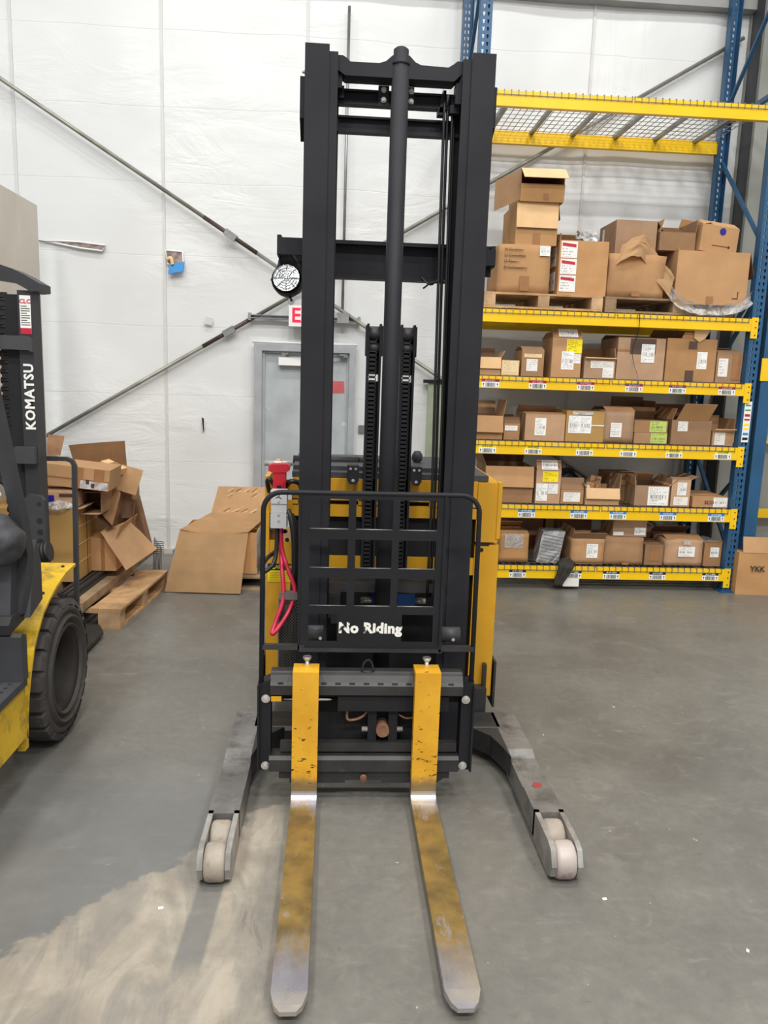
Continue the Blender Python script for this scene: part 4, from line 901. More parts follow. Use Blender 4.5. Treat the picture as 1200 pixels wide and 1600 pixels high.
for i, (x, yy, zz, a, b, c_, m, r) in enumerate(((2.15, 6.36, .02, .08, .07, .15, 'cardboard_tan', 25), (2.25, 6.40, .02, .07, .08, .17, 'cardboard_in', -20), (2.2, 6.46, .02, .1, .06, .2, 'cardboard', 10), (2.12, 6.34, .03, .07, .03, .12, 'paper', -14))):
    t = thing('small_box', ['tan small box leaning in the torn open carton', 'brown small box at the right inside the torn open carton', 'tallest small box at the back of the torn open carton', 'white card poking out of the torn open carton'][i], 'box', (x, yy, z1_+zz), r, 'small boxes in the torn carton')
    t.rotation_euler.y = R(r*.8); bm = B(); box(bm, -a/2, a/2, 0, b, 0, c_); mk('body', bm, m, t, .002, world=False); print_quad('tape', V(-.012, -.001, c_*.3), V(.024, 0, 0), V(0, 0, c_*.7), V(0, -1, 0), 'tape', t)
carton('plain brown carton set back between torn carton and wide-label carton', 2.36, 2.6, z1_, .24, y+.22, .3, m='cardboard_in', prints=((.0, 1, .55, .57, 'd'),), group=g)
carton('open carton with one wide white label on the blue-label shelf', 2.50, 2.795, z1_, .17, y-.01, .38, flaps=(('L', 95, .07), ('R', 140, .09, 'cardboard_tan'), ('B', 70, .08)), prints=((.38, .97, .03, .95, 'w'),), opened=True, group=g)
carton('narrow upright carton with two stacked labels on the blue-label shelf', 2.81, 2.972, z1_, .225, y-.01, .3, flaps=(('F', 15, .06), ('R', 150, .06)), prints=((.3, .78, .42, .9, 'w'), (.15, .9, .05, .36, 'p')), opened=True, group=g)
carton('flat low carton with dark blue lettering at the end of the blue-label shelf', 2.995, 3.3, z1_, .088, y-.02, .4, prints=((.58, .97, .05, .95, 'w'),), text=(('SCO', .47, .45, .03, 'blue_dark'),), group=g)
# --- shelf with black labels
g = G['L0']
carton('taped brown carton nearest the stacker on the black-label shelf', 1.40, 1.642, z0_, .245, y+.03, .34, m='cardboard_tan', prints=((.15, .8, .5, .98, 's'),), crush=.006, flaps=(('F', 10, .1), ('B', 30, .12)), group=g)
t = thing('foil_parcel', 'tilted silver bubble-wrapped parcel on the black-label shelf', 'parcel', (1.81, 6.31, z0_), 0)
bm = B(); box(bm, -.095, .095, 0, .16, 0, .27); bmesh.ops.subdivide_edges(bm, edges=bm.edges[:], cuts=7, use_grid_fill=True)
for v in bm.verts: v.co += noise.noise_vector(v.co*26)*.008; v.co.x += v.co.z*.16
mk('wrapping', bm, 'silver_foil', t, world=False)
bm = B()
for k in range(9): obox(bm, (-.09+.012+.0045*k, -.009, .02+k*.028), (.17, 0, -.03), (0, 0, .004), (0, .003, 0))
mks('wrap_ridge', bm, 'galv', t, world=False)
carton('open carton with a white label and bulging foot on the black-label shelf', 2.005, 2.281, z0_, .22, y, .36, flaps=(('F', 128, .07, 'cardboard_in'), ('B', 95, .1, 'cardboard_dark'), ('L', 80, .08, 'cardboard_in')), prints=((.45, .8, .25, .8, 'w'),), opened=True, crush=.004, group=g)
carton('rounded bulging carton carrying a smaller labelled carton on the black-label shelf', 2.29, 2.62, z0_, .235, y, .36, crush=.012, prints=((.44, .62, .02, .1, 't'),), group=g)
carton('smaller carton with two white labels sitting on the rounded bulging carton', 2.355, 2.645, z0_+.237, .145, y+.03, .3, prints=((.02, .32, .08, .28, 'p'), (.64, .97, .1, .55, 'w')), group=g)
carton('little carton with tape cross wedged beside the bulging carton on the black-label shelf', 2.64, 2.798, z0_, .176, y+.01, .26, m='cardboard_in', prints=((.3, .75, .2, .9, 't'),), group=g)
carton('dark carton standing at the back behind the little taped carton', 2.63, 2.8, z0_, .29, y+.3, .25, m='cardboard_dark', prints=((.4, .6, .0, 1, 'd'),), group=g)
carton('crumpled carton with torn white label and clear tape on the black-label shelf', 2.815, 3.13, z0_, .225, y, .36, crush=.008, prints=((.33, .78, .36, .74, 'w'), (.45, .65, .82, .98, 's')), flaps=(('F', 15, .12), ('B', 35, .12, 'cardboard_dark')), group=g)
carton('last grey-brown carton against the upright on the black-label shelf', 3.15, 3.3, z0_, .2, y, .32, m='cardboard_in', prints=((.35, .85, .4, .82, 'w'), (.0, 1, .2, .95, 's', 'T')), group=g)
carton('tall dark carton at the back behind the silver parcel', 1.55, 1.86, z0_, .38, y+.4, .3, m='cardboard_dark', prints=((.45, .55, 0, 1, 'd'),), group=g)
carton('shorter dark carton at the back right of the silver parcel', 1.88, 2.06, z0_, .33, y+.4, .3, m='cardboard_in', prints=((.4, .6, 0, 1, 'd'),), group=g)
bm = B(); nU, nV = 10, 16; gr = []
for j in range(nV+1):
    row = []
    for i in range(nU+1):
        u, v = i/nU, j/nV; wv = .02*math.sin(u*9+v*4)
        cx = 1.97-.10*v+(u-.5)*(.16-.08*v); 
        if v < .35: p = (cx, 6.30-v*.32+wv*.3, z0_+.008+.05*math.sin(math.pi*u)*(1-v))
        else: p = (cx, 6.188-.004-abs(wv)*.9, z0_+.01-(v-.35)*.27)
        row.append(bm.verts.new(p))
    gr.append(row)
for j in range(nV):
    for i in range(nU): bm.faces.new((gr[j][i], gr[j][i+1], gr[j+1][i+1], gr[j+1][i])).smooth = True
r = bmesh.ops.solidify(bm, geom=bm.faces[:], thickness=.006); tag(mk('rag', bm, 'cloth'), 'dark grey cloth hanging over the lowest rack beam', 'cloth')
bm = B(); box(bm, 1.925, 2.06, 6.205, 6.209, .03, .098); tag(mk('hanging_card', bm, 'print_plain'), 'blank white card hanging under the lowest rack beam', 'card')
t = thing('carton', 'brown floor carton with dark printed letters at the right edge beside the blue upright', 'box', (3.66, 6.13, 0), -3)
bm = B(); box(bm, -.28, .42, 0, .5, 0, .36); bmesh.ops.subdivide_edges(bm, edges=bm.edges[:], cuts=6, use_grid_fill=True)
for v in bm.verts: v.co += noise.noise_vector(v.co*5)*.008*(1 if v.co.z > .02 else 0)
mk('body', bm, 'cardboard_tan', t, world=False)
bm = B(); panel(bm, V(-.25, .0, .36), V(.66, 0, 0), V(0, .03, .13)); mk('flap', bm, 'cardboard_tan', t, world=False)
bm = B(); text_into(bm, 'YKK', (-.12, -.012, .225), (1, 0, 0), (0, 0, 1), .046, .001, bold=.03); mk('lettering', bm, 'ink_brown', t, world=False)

# --- pallets and cartons on the pallet-bearing shelf
def pallet(label, x0, x1, yf, d, z, m='pallet_wood', h=.12, nb=3, rot=0, nd=6, group='wooden pallets', along='x'):
    """stringers run in depth, deck boards run across"""
    t = thing('wooden_pallet', label, 'pallet', ((x0+x1)/2, yf, z), rot, group); wd = x1-x0
    for i in range(nb):
        x = -wd/2+.045+(wd-.09)*i/(nb-1)
        qbox('stringer', m, t, (x-.045, x+.045, .0, d, .017, h-.017), world=False, bevel=.002)
    for i in range(nd):
        y0 = (d-.09)*i/(nd-1); qbox('deck_board', m, t, (-wd/2, wd/2, y0, y0+.09, h-.016, h), world=False, bevel=.002)
    for y0 in (0, d/2-.045, d-.09): qbox('bottom_board', m, t, (-wd/2, wd/2, y0, y0+.09, 0, .016), world=False, bevel=.002)
    return t
pallet('wooden pallet under the handwritten and envelope cartons on the rack', 1.14, 2.085, 6.225, .8, z4+.002, group='pallets on the rack')
pallet('older wooden pallet under the crushed carton on the rack', 2.11, 2.75, 6.24, .8, z4+.002, 'old_wood', nb=2, group='pallets on the rack')
zp = z4+.123; g = G['L4']
t = carton('carton with crossed-out handwriting at the foot of the tall carton stack', 1.25, 1.655, zp, .368, y-.02, .45, m='cardboard_tan', crush=.006, prints=((.78, .98, .78, .98, 'w'), (.42, .6, .05, .35, 't')), group=g)
bm = B()
for k, (s_, u) in enumerate((('M Rnchlvn', .02), ('U Cresultivn', .03), ('U Tarn', -.01), ('D Sulvlwmrry', .03))): text_into(bm, s_, (-.165, -.012, .325-k*.045), (1, 0, 0), (0, .0, 1), .024, .001, align='LEFT'); box(bm, -.165, -.03+u, -.0135, -.0128, .323-k*.045, .326-k*.045)
mk('handwriting', bm, 'ink_brown', t, world=False)
carton('middle carton of the tall stack with a flap hanging over its front', 1.372, 1.70, zp+.37, .315, y, .5, m='cardboard_tan', prints=((.42, .6, 0, .28, 't'),), flaps=(('F', 264, .19, 'cardboard_pale'), ('R', 262, .12, 'cardboard_dark')), opened=True, group=g)
t = thing('carton', 'topmost carton of the tall stack, lying open towards the aisle', 'box', (1.555, y-.03, zp+.687), -2, g)
bm = B(); hw, hh_, dp = .17, .24, .48
box(bm, -hw, hw, 0, dp, 0, .004); box(bm, -hw, hw, 0, dp, hh_-.004, hh_); box(bm, -hw, -hw+.004, 0, dp, .004, hh_-.004); box(bm, hw-.004, hw, 0, dp, .004, hh_-.004); box(bm, -hw, hw, dp-.004, dp, .004, hh_-.004); mk('body', bm, 'cardboard_tan', t, world=False)
bm = B(); panel(bm, V(-hw, 0, hh_), V(2*hw, 0, 0), V(.01, -.09, -.085)); mk('flap', bm, 'cardboard_pale', t, world=False)
bm = B(); panel(bm, V(-hw, 0, .0), V(2*hw, 0, 0), V(0, -.02, .125)); mk('flap', bm, 'cardboard_tan', t, world=False)
bm = B(); panel(bm, V(-hw, 0, .01), V(0, 0, hh_-.02), V(-.2, -.03, -.1)); mk('flap', bm, 'cardboard_in', t, world=False)
print_quad('tape', V(.01, -.004, .01), V(.04, 0, 0), V(0, -.008, .05), V(0, -1, -.1), 'tape', t)
t = carton('carton with three red-striped document pouches on the rack pallet', 1.725, 2.115, zp, .415, y-.02, .42, prints=((-.02+.05, .36, .68, .98, 'p'), (.03, .36, .38, .66, 'p'), (.03, .36, .06, .36, 'p'), (.1, .8, .55, .9, 'w', 'L'), (.1, .8, .1, .45, 'w', 'L')), flaps=(('L', 85, .05), ('B', 60, .12)), opened=True, group=g)
for k, v0 in enumerate((.9, .58, .28)): print_quad('red_stripe', V(-.195+.39*.05, -.0035, .415*v0), V(.39*.28, 0, -.01), V(0, 0, .022), V(0, -1, 0), 'label_red', t)
bm = B(); blob(bm, (1.98, 6.4, 2.83), (.09, .06, .07), .5, 3, 3, 9); tag(mk('plastic_wrap', bm, 'clear_grey'), 'clump of clear plastic wrap on the red-striped pouch carton', 'plastic')
bm = B(); obox(bm, (1.88, 6.38, 2.88), (.16, 0, -.09), (.02, .05, .02), (0, 0, .005)); tag(mk('cardboard_scrap', bm, 'cardboard_dark'), 'dark cardboard scrap leaning beside the clear plastic clump', 'cardboard')
carton('crushed sagging carton under torn brown paper on the rack', 2.135, 2.58, zp, .325, y-.02, .42, m='cardboard', crush=.02, prints=((.4, .55, .02, .14, 't'),), group=g)
bm = B(); n1 = 14; gr = []
for j in range(9):
    row = []
    for i in range(n1+1):
        u, v = i/n1, j/8; x = 2.2+.44*u; z = 2.66+.12*math.sin(u*3.3+.4)-.22*max(0, u-.45)+(v-.5)*.16
        row.append(bm.verts.new((x+.05*(v-.5), 6.245+.05*v-.03*math.sin(u*7)+.015*noise.noise(V(u*6, v*5, 1)), z+.02*noise.noise(V(u*7, v*7, 5)))))
    gr.append(row)
for j in range(8):
    for i in range(n1): bm.faces.new((gr[j][i], gr[j][i+1], gr[j+1][i+1], gr[j+1][i]))
bmesh.ops.solidify(bm, geom=bm.faces[:], thickness=.004); tag(mk('torn_paper', bm, 'cardboard_pale'), 'torn crumpled brown kraft paper draped over the crushed carton', 'paper')
carton('biggest plain carton with tape tab beside the right upright, on clear film', 2.672, 3.26, z4+.09, .41, y-.03, .5, m='cardboard_tan', prints=((.44, .54, .0, .16, 't'), (.87, .88, .13, .27, 'k'), (.8, .88, .13, .145, 'k')), flaps=(('L', 80, .02), ('R', 255, .2, 'cardboard_dark')), group=g)
carton('carton resting across the crushed carton, flap folded at right', 2.19, 2.52, z4+.455, .27, y+.06, .4, rot=0, m='cardboard', prints=((.42, .58, .1, .32, 't'), (.2, .3, .3, .9, 'p', 'L')), flaps=(('R', 235, .1, 'cardboard_dark'),), group=g)
carton('small open carton with upright flaps between the two upper cartons', 2.54, 2.83, z4+.505, .14, y+.04, .36, flaps=(('F', 150, .0001), ('R', 95, .1), ('L', 75, .1, 'cardboard_tan'), ('B', 80, .1)), opened=True, group=g, m='cardboard_in')
t = carton('tilted open carton with a blue round logo on top of the biggest carton', 2.86, 3.19, z4+.505, .2, y+.05, .36, m='cardboard_tan', flaps=(('F', 30, .1), ('L', 20, .1, 'cardboard_pale'), ('B', 70, .1)), opened=True, rot=8, tilt=4, group=g)
bm = B(); cyl(bm, (.02, -.003, .165), (.02, -.0015, .165), .028, 20); mk('logo', bm, 'blue_dark', t, world=False)
bm = B(); box(bm, -.06, .08, -.003, -.0015, .05, .054); cyl(bm, (.09, -.003, .052), (.09, -.0015, .052), .01, 10); mks('printed_mark', bm, 'ink_brown', t, world=False)
bm = B(); gr = []
for j in range(11):
    row = []
    for i in range(31):
        u, v = i/30, j/10; x = 2.62+.67*u; sag = .10*abs(2*u-1)**3
        row.append(bm.verts.new((x, 6.2+.05*math.sin(v*3)+.02*noise.noise(V(u*9, v*5, 0)), z4+.006+.085*v+sag*(1+.3*v)+.012*noise.noise(V(u*12, v*6, 3)))))
    gr.append(row)
for j in range(10):
    for i in range(30): bm.faces.new((gr[j][i], gr[j][i+1], gr[j+1][i+1], gr[j+1][i])).smooth = True
tag(mk('stretch_film', bm, 'film'), 'crumpled clear stretch film under the biggest carton on the rack', 'plastic film')
qbox('x', 'old_wood', None, (2.77, 3.2, 6.32, 6.8, z4+.008, z4+.085), bevel=.003)
o = bpy.data.objects['x']; o.name = 'wood_block'; tag(o, 'wooden support block wrapped in film beneath the biggest carton', 'block')

# ------------------------------------------------------------------ forklift truck at the left edge
T = thing('forklift_truck', 'yellow and black forklift truck with white lettering on its mast, cut by the left edge', 'forklift', (-1.7, 3.6, 0))
TY, TR = 3.52, .325           # front wheel centre and tyre radius
XO, XI = -1.205, -1.425
bm = B(); c = (0, TY, TR)
lathe(bm, [(XI+.01, .19), (XI, .25), (XI+.012, .30), (XI+.03, TR-.022), (XO-.03, TR-.022), (XO-.012, .30), (XO, .272), (XO-.012, .262), (XO-.012, .25), (XO+.008, .244), (XO+.008, .236), (XO-.016, .226), (XO-.014, .212), (XO+.002, .206), (XO+.002, .2), (XO-.022, .19)], c, 'x', 64)
tyre = mk('tyre', bm, 'tyre', T)
for k in range(22):
    bm = B(); a = 2*math.pi*k/22; da = 2*math.pi/22*.36
    def q(x, r, t): return (x, TY+r*math.cos(t), TR+r*math.sin(t))
    for xs, sh in (((XI+.006, (XI+XO)/2-.006), 0), (((XI+XO)/2+.006, XO-.004), .5)):
        t0 = a+sh*2*math.pi/22; mid = (xs[0]+xs[1])/2
        A = [bm.verts.new(q(x, r, t0+s)) for (x, r, s) in ((xs[0], TR-.03, -da), (xs[1], TR-.03, -da), (xs[1], TR-.03, da), (xs[0], TR-.03, da))]
        C = [bm.verts.new(q(x, r, t0+s)) for (x, r, s) in ((xs[0]+.004, TR, -da*.9), (xs[1]-.01, TR-.002, -da*.9), (xs[1]-.01, TR-.002, da*.9), (xs[0]+.004, TR, da*.9))]
        bm.faces.new(C)
        for i in range(4): bm.faces.new((A[i], A[(i+1)%4], C[(i+1)%4], C[i]))
    mk('tread_lug', bm, 'tyre', tyre, .003)
bm = B(); lathe(bm, [(XO-.018, .2), (XO-.014, .192), (XO-.022, .178), (XO-.03, .165), (XO-.12, .15), (XO-.19, .145), (XO-.2, .08), (XO-.15, .06), (XO-.15, .0)], c, 'x', 48); rim = mk('wheel_rim', bm, 'rim_dark', T)
for k in range(6): bolt(rim, (XO-.19, TY+.115*math.cos(k*math.pi/3), TR+.115*math.sin(k*math.pi/3)), .014, (1, 0, 0), 'wheel_nut', 'black_worn', .02)
# fender wrapping over the tyre
bm = B(); pr_ = [(3.72, .775), (3.58, .765), (3.46, .737), (3.36, .70), (3.29, .665), (3.22, .605), (3.165, .54), (3.125, .46), (3.09, .37), (3.07, .28), (3.06, .2)]
outer = pr_; inner = [(a+(TY-a)*.022+.002, b-.012*(b-.2)/.5) for a, b in pr_]; xs0, xs1 = -1.75, -1.222
poly = outer+inner[::-1]; prism(bm, poly, 0, xs0, xs1); fen = mk('fender', bm, 'fender_yellow', T)
for p in ((3.66, .772), (3.40, .716)):
    bm = B(); cyl(bm, (-1.262, p[0], p[1]-.003), (-1.262, p[0]-.002, p[1]+.004), .008, 10); mk('bolt_hole', bm, 'ink', fen)
bm = B(); box(bm, -1.25, -1.222, 3.03, 3.07, .16, .24); cyl(bm, (-1.236, 3.03, .185), (-1.236, 3.02, .185), .01, 10); mk('fender_tab', bm, 'fender_yellow', fen, .003)
# side sill, step and body
qbox('side_sill', 'fender_yellow', T, (-1.9, -1.215, 1.9, 3.04, .22, .445), bevel=.006)
bm = B(); box(bm, -1.6, -1.2, 1.9, 3.03, .445, .475); st = mk('step', bm, 'truck_grey', T, .004)
bm = B()
for i in range(6):
    for j in range(16): cyl(bm, (-1.24-i*.04, 2.4+j*.04, .4752), (-1.24-i*.04, 2.4+j*.04, .4762), .008, 8)
mks('step_hole', bm, 'ink', st)
bm = B(); prism(bm, [(2.98, .475), (3.03, .475), (3.03, .655), (2.99, .67), (2.975, .66)], 0, -1.7, -1.195); mk('step_riser', bm, 'truck_grey', T, .012)
bm = B(); prism(bm, [(2.97, .67), (3.13, .69), (3.13, .73), (3.0, .735), (2.965, .71)], 0, -1.8, -1.235); mk('floor_mat', bm, 'black_rubber', T, .012)
# cowl and dash
bm = B(); prism(bm, [(3.02, .73), (3.2, .73), (3.22, .95), (3.15, 1.0), (3.06, .95)], 0, -1.7, -1.25); mk('cowl', bm, 'truck_grey', T, .012)
bm = B(); prism(bm, [(3.1, .70), (3.24, .74), (3.24, .90), (3.2, 1.0), (3.16, .93)], 0, -1.232, -1.205); mk('cowl_side', bm, 'truck_grey', T, .006)
bm = B(); blob(bm, (-1.285, 3.03, 1.03), (.095, .11, .10), .12, 1.5, 4, 3); mk('dash_pod', bm, 'truck_grey', T, smooth=True)
qbox('seat_base', 'truck_black', T, (-1.9, -1.4, 2.2, 2.7, .475, .85), bevel=.03)
# overhead guard front pillar
bm = B(); tube(bm, [(-1.30, 2.86, 2.1), (-1.262, 2.98, 1.62), (-1.225, 3.09, 1.12), (-1.222, 3.13, .95), (-1.25, 3.10, .72)], .028, 4, flat=(.034, .028)); mk('guard_pillar', bm, 'truck_grey', T)
bm = B(); tube(bm, [(-1.30, 2.86, 2.1), (-1.32, 2.0, 2.14)], .03, 4); mk('guard_rail', bm, 'truck_grey', T)
# mast
MY = 4.15
for xa, xb in ((-1.605, -1.535), (-2.2, -2.12)):
    bm = B(); box(bm, xa, xb, MY, MY+.018, .12, 2.07); box(bm, xb-.018, xb, MY+.018, MY+.12, .12, 2.07); box(bm, xa, xb-.018, MY+.105, MY+.12, .12, 2.07); mk('mast_rail', bm, 'truck_black', T, .002)
    bm = B(); box(bm, xa-.07, xa, MY+.02, MY+.12, .15, 2.05) if xa > -2 else box(bm, xb, xb+.07, MY+.02, MY+.12, .15, 2.05); mk('mast_inner_rail', bm, 'dark_void', T, .002)
bm = B(); prism(bm, [(-2.25, 2.1), (-2.25, 2.165), (-1.68, 2.19), (-1.62, 2.172), (-1.56, 2.145), (-1.487, 2.105), (-1.487, 2.068), (-1.53, 2.062), (-1.57, 2.085), (-1.62, 2.11), (-1.75, 2.125)], 1, MY-.02, MY+.14); mk('mast_top_bar', bm, 'truck_black', T, .004)
bm = B(); prism(bm, [(-2.2, 1.78), (-2.2, 1.845), (-1.56, 1.845), (-1.533, 1.835), (-1.533, 1.765), (-1.55, 1.775)], 1, MY-.03, MY); mk('mast_crossbar', bm, 'truck_grey', T, .004)
bm = B(); box(bm, -1.64, -1.538, MY-.04, MY, 1.2, 1.285); mk('mast_clamp', bm, 'truck_grey', T, .006)
bm = B(); prism(bm, [(-1.62, .60), (-1.505, .60), (-1.505, 1.01), (-1.52, 1.03), (-1.58, 1.04), (-1.62, 1.0)], 1, MY-.03, MY); mp = mk('mast_side_plate', bm, 'truck_grey', T, .006)
for z in (.99, .90, .84, .79): bm = B(); cyl(bm, (-1.53, MY-.0315, z), (-1.53, MY-.0295, z), .012 if z > .95 else .016, 12); mk('plate_hole', bm, 'ink', mp)
bm = B(); cyl(bm, (-1.60, MY-.08, .70), (-1.535, MY-.08, .735), .04, 18); mk('tilt_cylinder', bm, 'truck_grey', T)
bm = B()
for k in range(4): cyl(bm, (-1.535+k*.018, MY-.08, .735+k*.004), (-1.52+k*.018, MY-.08, .738+k*.004), .052, 20)
mk('cylinder_boot', bm, 'black_rubber', T)
bm = B()
for k in range(26): z = .9+k*.045; cyl(bm, (-1.72, MY+.05, z), (-1.66, MY+.05, z), .018, 8); box(bm, -1.71, -1.67, MY+.03, MY+.045, z+.01, z+.035)
mk('mast_chain', bm, 'hose', T)
bm = B(); tube(bm, spline([(-1.8, 4.05, 1.3), (-1.72, 4.0, 1.2), (-1.63, 4.02, 1.06), (-1.6, 4.05, 1.0)]), .009, 6); tube(bm, spline([(-1.72, 4.1, 1.95), (-1.71, 4.08, 1.5), (-1.69, 4.06, 1.1)]), .011, 6); mks('mast_hose', bm, 'hose', T)
bm = B(); text_into(bm, 'KOMATSU', (-1.562, MY, 1.54), (0, 0, 1), (-1, 0, 0), .048, .0015, bold=.035, spacing=1.12); mk('lettering', bm, 'paper', T)
bm = B(); ys = MY-.001; box(bm, -1.594, -1.54, ys-.001, ys, 1.855, 2.045, 0); box(bm, -1.594, -1.54, ys-.0016, ys-.001, 1.855, 1.885, 1); text_into(bm, 'CLC', (-1.567, ys-.001, 2.015), (1, 0, 0), (0, 0, 1), .021, .001, 1, bold=.03)
for k in range(9): box(bm, -1.589, -1.589+(.044 if k % 3 else .03), ys-.0016, ys-.001, 1.99-k*.0115, 1.994-k*.0115, 2)
mk('dealer_sticker', bm, ['paper', 'label_red', 'ink'], T)
# load backrest and fork beyond the mast
bm = B(); tube(bm, [(-1.53, 4.42, 1.195), (-1.48, 4.42, 1.195), (-1.452, 4.42, 1.185), (-1.44, 4.42, 1.16), (-1.445, 4.42, .8), (-1.455, 4.42, .30)], .02, 4, flat=(.022, .016)); tube(bm, [(-2.2, 4.42, 1.195), (-1.53, 4.42, 1.195)], .02, 4, flat=(.018, .018)); mk('load_backrest', bm, 'truck_grey', T)
bm = B(); prism(bm, [(-1.62, 4.35), (-1.45, 4.35), (-1.44, 4.86), (-1.50, 4.99), (-1.60, 4.99)], 2, .028, .05); mk('truck_fork', bm, 'black_worn', T, .004)
t = thing('paper_cup', 'white paper coffee cup with lid on the forklift dash', 'cup', (-1.32, 3.06, 1.125))
bm = B(); lathe(bm, [(0, .0), (0, .028), (.075, .038)], (-1.32, 3.06, 1.125), 'z', 20); mk('cup', bm, 'cup_white', t); bm = B(); lathe(bm, [(.075, .041), (.083, .041), (.085, .037), (.1, .036), (.1, 0)], (-1.32, 3.06, 1.125), 'z', 20); mk('lid', bm, 'white_plastic', t)
bm = B(); lathe(bm, [(.018, .0312), (.045, .0352)], (-1.32, 3.06, 1.125), 'z', 20); mk('sleeve_print', bm, 'cup_green', t)

# ------------------------------------------------------------------ pallets and carton heap at the left
P = thing('wooden_pallet', 'nearest wooden pallet on the floor by the forklift tyre', 'pallet', (-1.56, 5.06, 0), -4.5, 'floor pallets')
for nm, b in (('deck_board', (-.02, .185, 0, 1.06, .122, .138)), ('deck_board', (-.3, -.06, 0, 1.06, .122, .138)), ('deck_board', (-.62, -.36, 0, 1.06, .122, .138)),
              ('end_board', (-.62, .18, 0, .1, .105, .122)), ('end_board', (-.62, .18, .48, .58, .105, .122)), ('end_board', (-.62, .18, .96, 1.06, .105, .122)),
              ('block', (.03, .175, 0, .1, .016, .105)), ('block', (.03, .175, .48, .58, .016, .105)), ('block', (.03, .175, .96, 1.06, .016, .105)), ('block', (-.4, -.25, 0, .1, .016, .105)), ('block', (-.4, -.25, .48, .58, .016, .105)),
              ('bottom_board', (.03, .175, 0, 1.06, 0, .016)), ('bottom_board', (-.4, -.25, 0, 1.06, 0, .016))): qbox(nm, 'pallet_wood', P, b, bevel=.003, world=False)
def beamthing(name, label, cat, p0, p1, wd, h, m, group=None, z=0):
    p0, p1 = Vector(p0), Vector(p1); t = thing(name, label, cat, p0, 0, group); d = p1-p0; s = V(d.y, -d.x, 0).normalized()*wd
    bm = B(); obox(bm, (0, 0, 0), d, s, (0, 0, h)); mk('body', bm, m, t, .003, world=False); return t
tb = thing('timber_skid', 'long weathered timber skid carrying black bars and the carton heap', 'timber', (-1.60, 4.98, .14))
bm = B(); obox(bm, (0, 0, 0), (.075, 1.75, 0), (-.10, .0, 0), (0, 0, .055)); mk('timber', bm, 'old_wood', tb, .003, world=False)
for i in range(6):
    k = i % 3; r = i//3
    beamthing('steel_bar', '%s black steel bar of the %s layer under the cartons' % (('right', 'middle', 'left')[k], ('lower', 'upper')[r]), 'bar', (-1.70-k*.036-.01*r, 5.0+.02*k, .196+r*.026), (-1.63-k*.036-.01*r, 6.6, .196+r*.026), .026, .022, 'truck_black', 'bundle of black steel bars')
qbox('x', 'old_wood', None, (-2.4, -1.84, 5.12, 6.55, .14, .246), bevel=.003); o = bpy.data.objects['x']; o.name = 'support_platform'; tag(o, 'low wooden platform under the strapped carton heap', 'platform')
g = 'cartons in the heap by the forklift'
zb = .25
t = carton('big strapped carton at the bottom of the heap behind the forklift mast', -2.38, -1.735, zb, .50, 5.30, .47, m='cardboard_mustard', prints=((0, 1, .24, .25, 'c', 'R'), (0, 1, .49, .50, 'c', 'R'), (0, 1, .74, .75, 'c', 'R'), (.49, .5, 0, 1, 'k', 'R')), flaps=(('R', 165, .06, 'cardboard'), ('F', 8, .15)), group=g)
bm = B(); blob(bm, (-1.86, 5.36, zb+.515), (.12, .1, .045), .4, 3, 3, 2); tag(mk('plastic_sheet', bm, 'film', smooth=True), 'crumpled clear plastic sheet on the big strapped carton', 'plastic')
t = carton('carton with a dark blue square printed on it, upon the strapped carton', -2.15, -1.735, zb+.505, .105, 5.32, .3, rot=4, prints=((.55, .66, .35, .85, 'n'), (.55, .7, .1, .25, 'k'), (.74, .98, .75, .95, 'k')), flaps=(('F', 14, .1),), group=g)
t = carton('long taped carton lying on top of the heap beside the backrest', -2.25, -1.53, zb+.655, .145, 5.36, .36, m='cardboard_tan', rot=3, tilt=6, prints=((.3, .42, 0, 1, 't'), (.66, .76, 0, 1, 't'), (.86, .95, 0, 1, 't'), (0, 1, .42, .46, 't'), (.74, .99, .02, .4, 's'), (.79, .82, .25, .45, 'k'), (.84, .87, .1, .3, 'k')), group=g)
bm = B(); hw, hh_, dp = .08, .15, .28; t = thing('carton', 'empty carton lying open towards the aisle in the middle of the heap', 'box', (-1.685, 5.46, zb+.45), 0, g)
box(bm, -hw, hw, 0, dp, 0, .004); box(bm, -hw, hw, 0, dp, hh_-.004, hh_); box(bm, -hw, -hw+.004, 0, dp, .004, hh_-.004); box(bm, hw-.004, hw, 0, dp, .004, hh_-.004); box(bm, -hw, hw, dp-.004, dp, .004, hh_-.004); mk('body', bm, 'cardboard_in', t, world=False)
bm = B(); panel(bm, V(-hw, 0, 0), V(2*hw, 0, 0), V(.01, -.09, .012)); mk('flap', bm, 'cardboard', t, world=False)
carton('brown carton standing on the bars at the right foot of the heap', -1.735, -1.56, zb, .24, 5.62, .5, m='cardboard_tan', prints=((.4, .55, 0, 1, 't'),), flaps=(('F', 20, .08), ('R', 110, .1)), opened=True, group=g)
carton('rear carton of the heap hidden under loose sheets', -2.2, -1.6, zb, .62, 6.1, .4, m='cardboard_in', prints=((.45, .55, 0, 1, 't'),), group=g)
carton('small bright carton tipped on the top of the heap', -1.735, -1.585, zb+.70, .05, 5.82, .14, m='cardboard_pale', rot=-8, tilt=24, prints=((0, 1, .35, .65, 't'), (.35, .65, 0, 1, 't', 'T')), group=g)
carton('small patterned carton wedged low at the right of the heap', -1.60, -1.525, zb+.31, .16, 5.98, .12, m='cardboard_dark', rot=10, tilt=8, prints=((.2, .8, .2, .8, 'k'),), group=g)
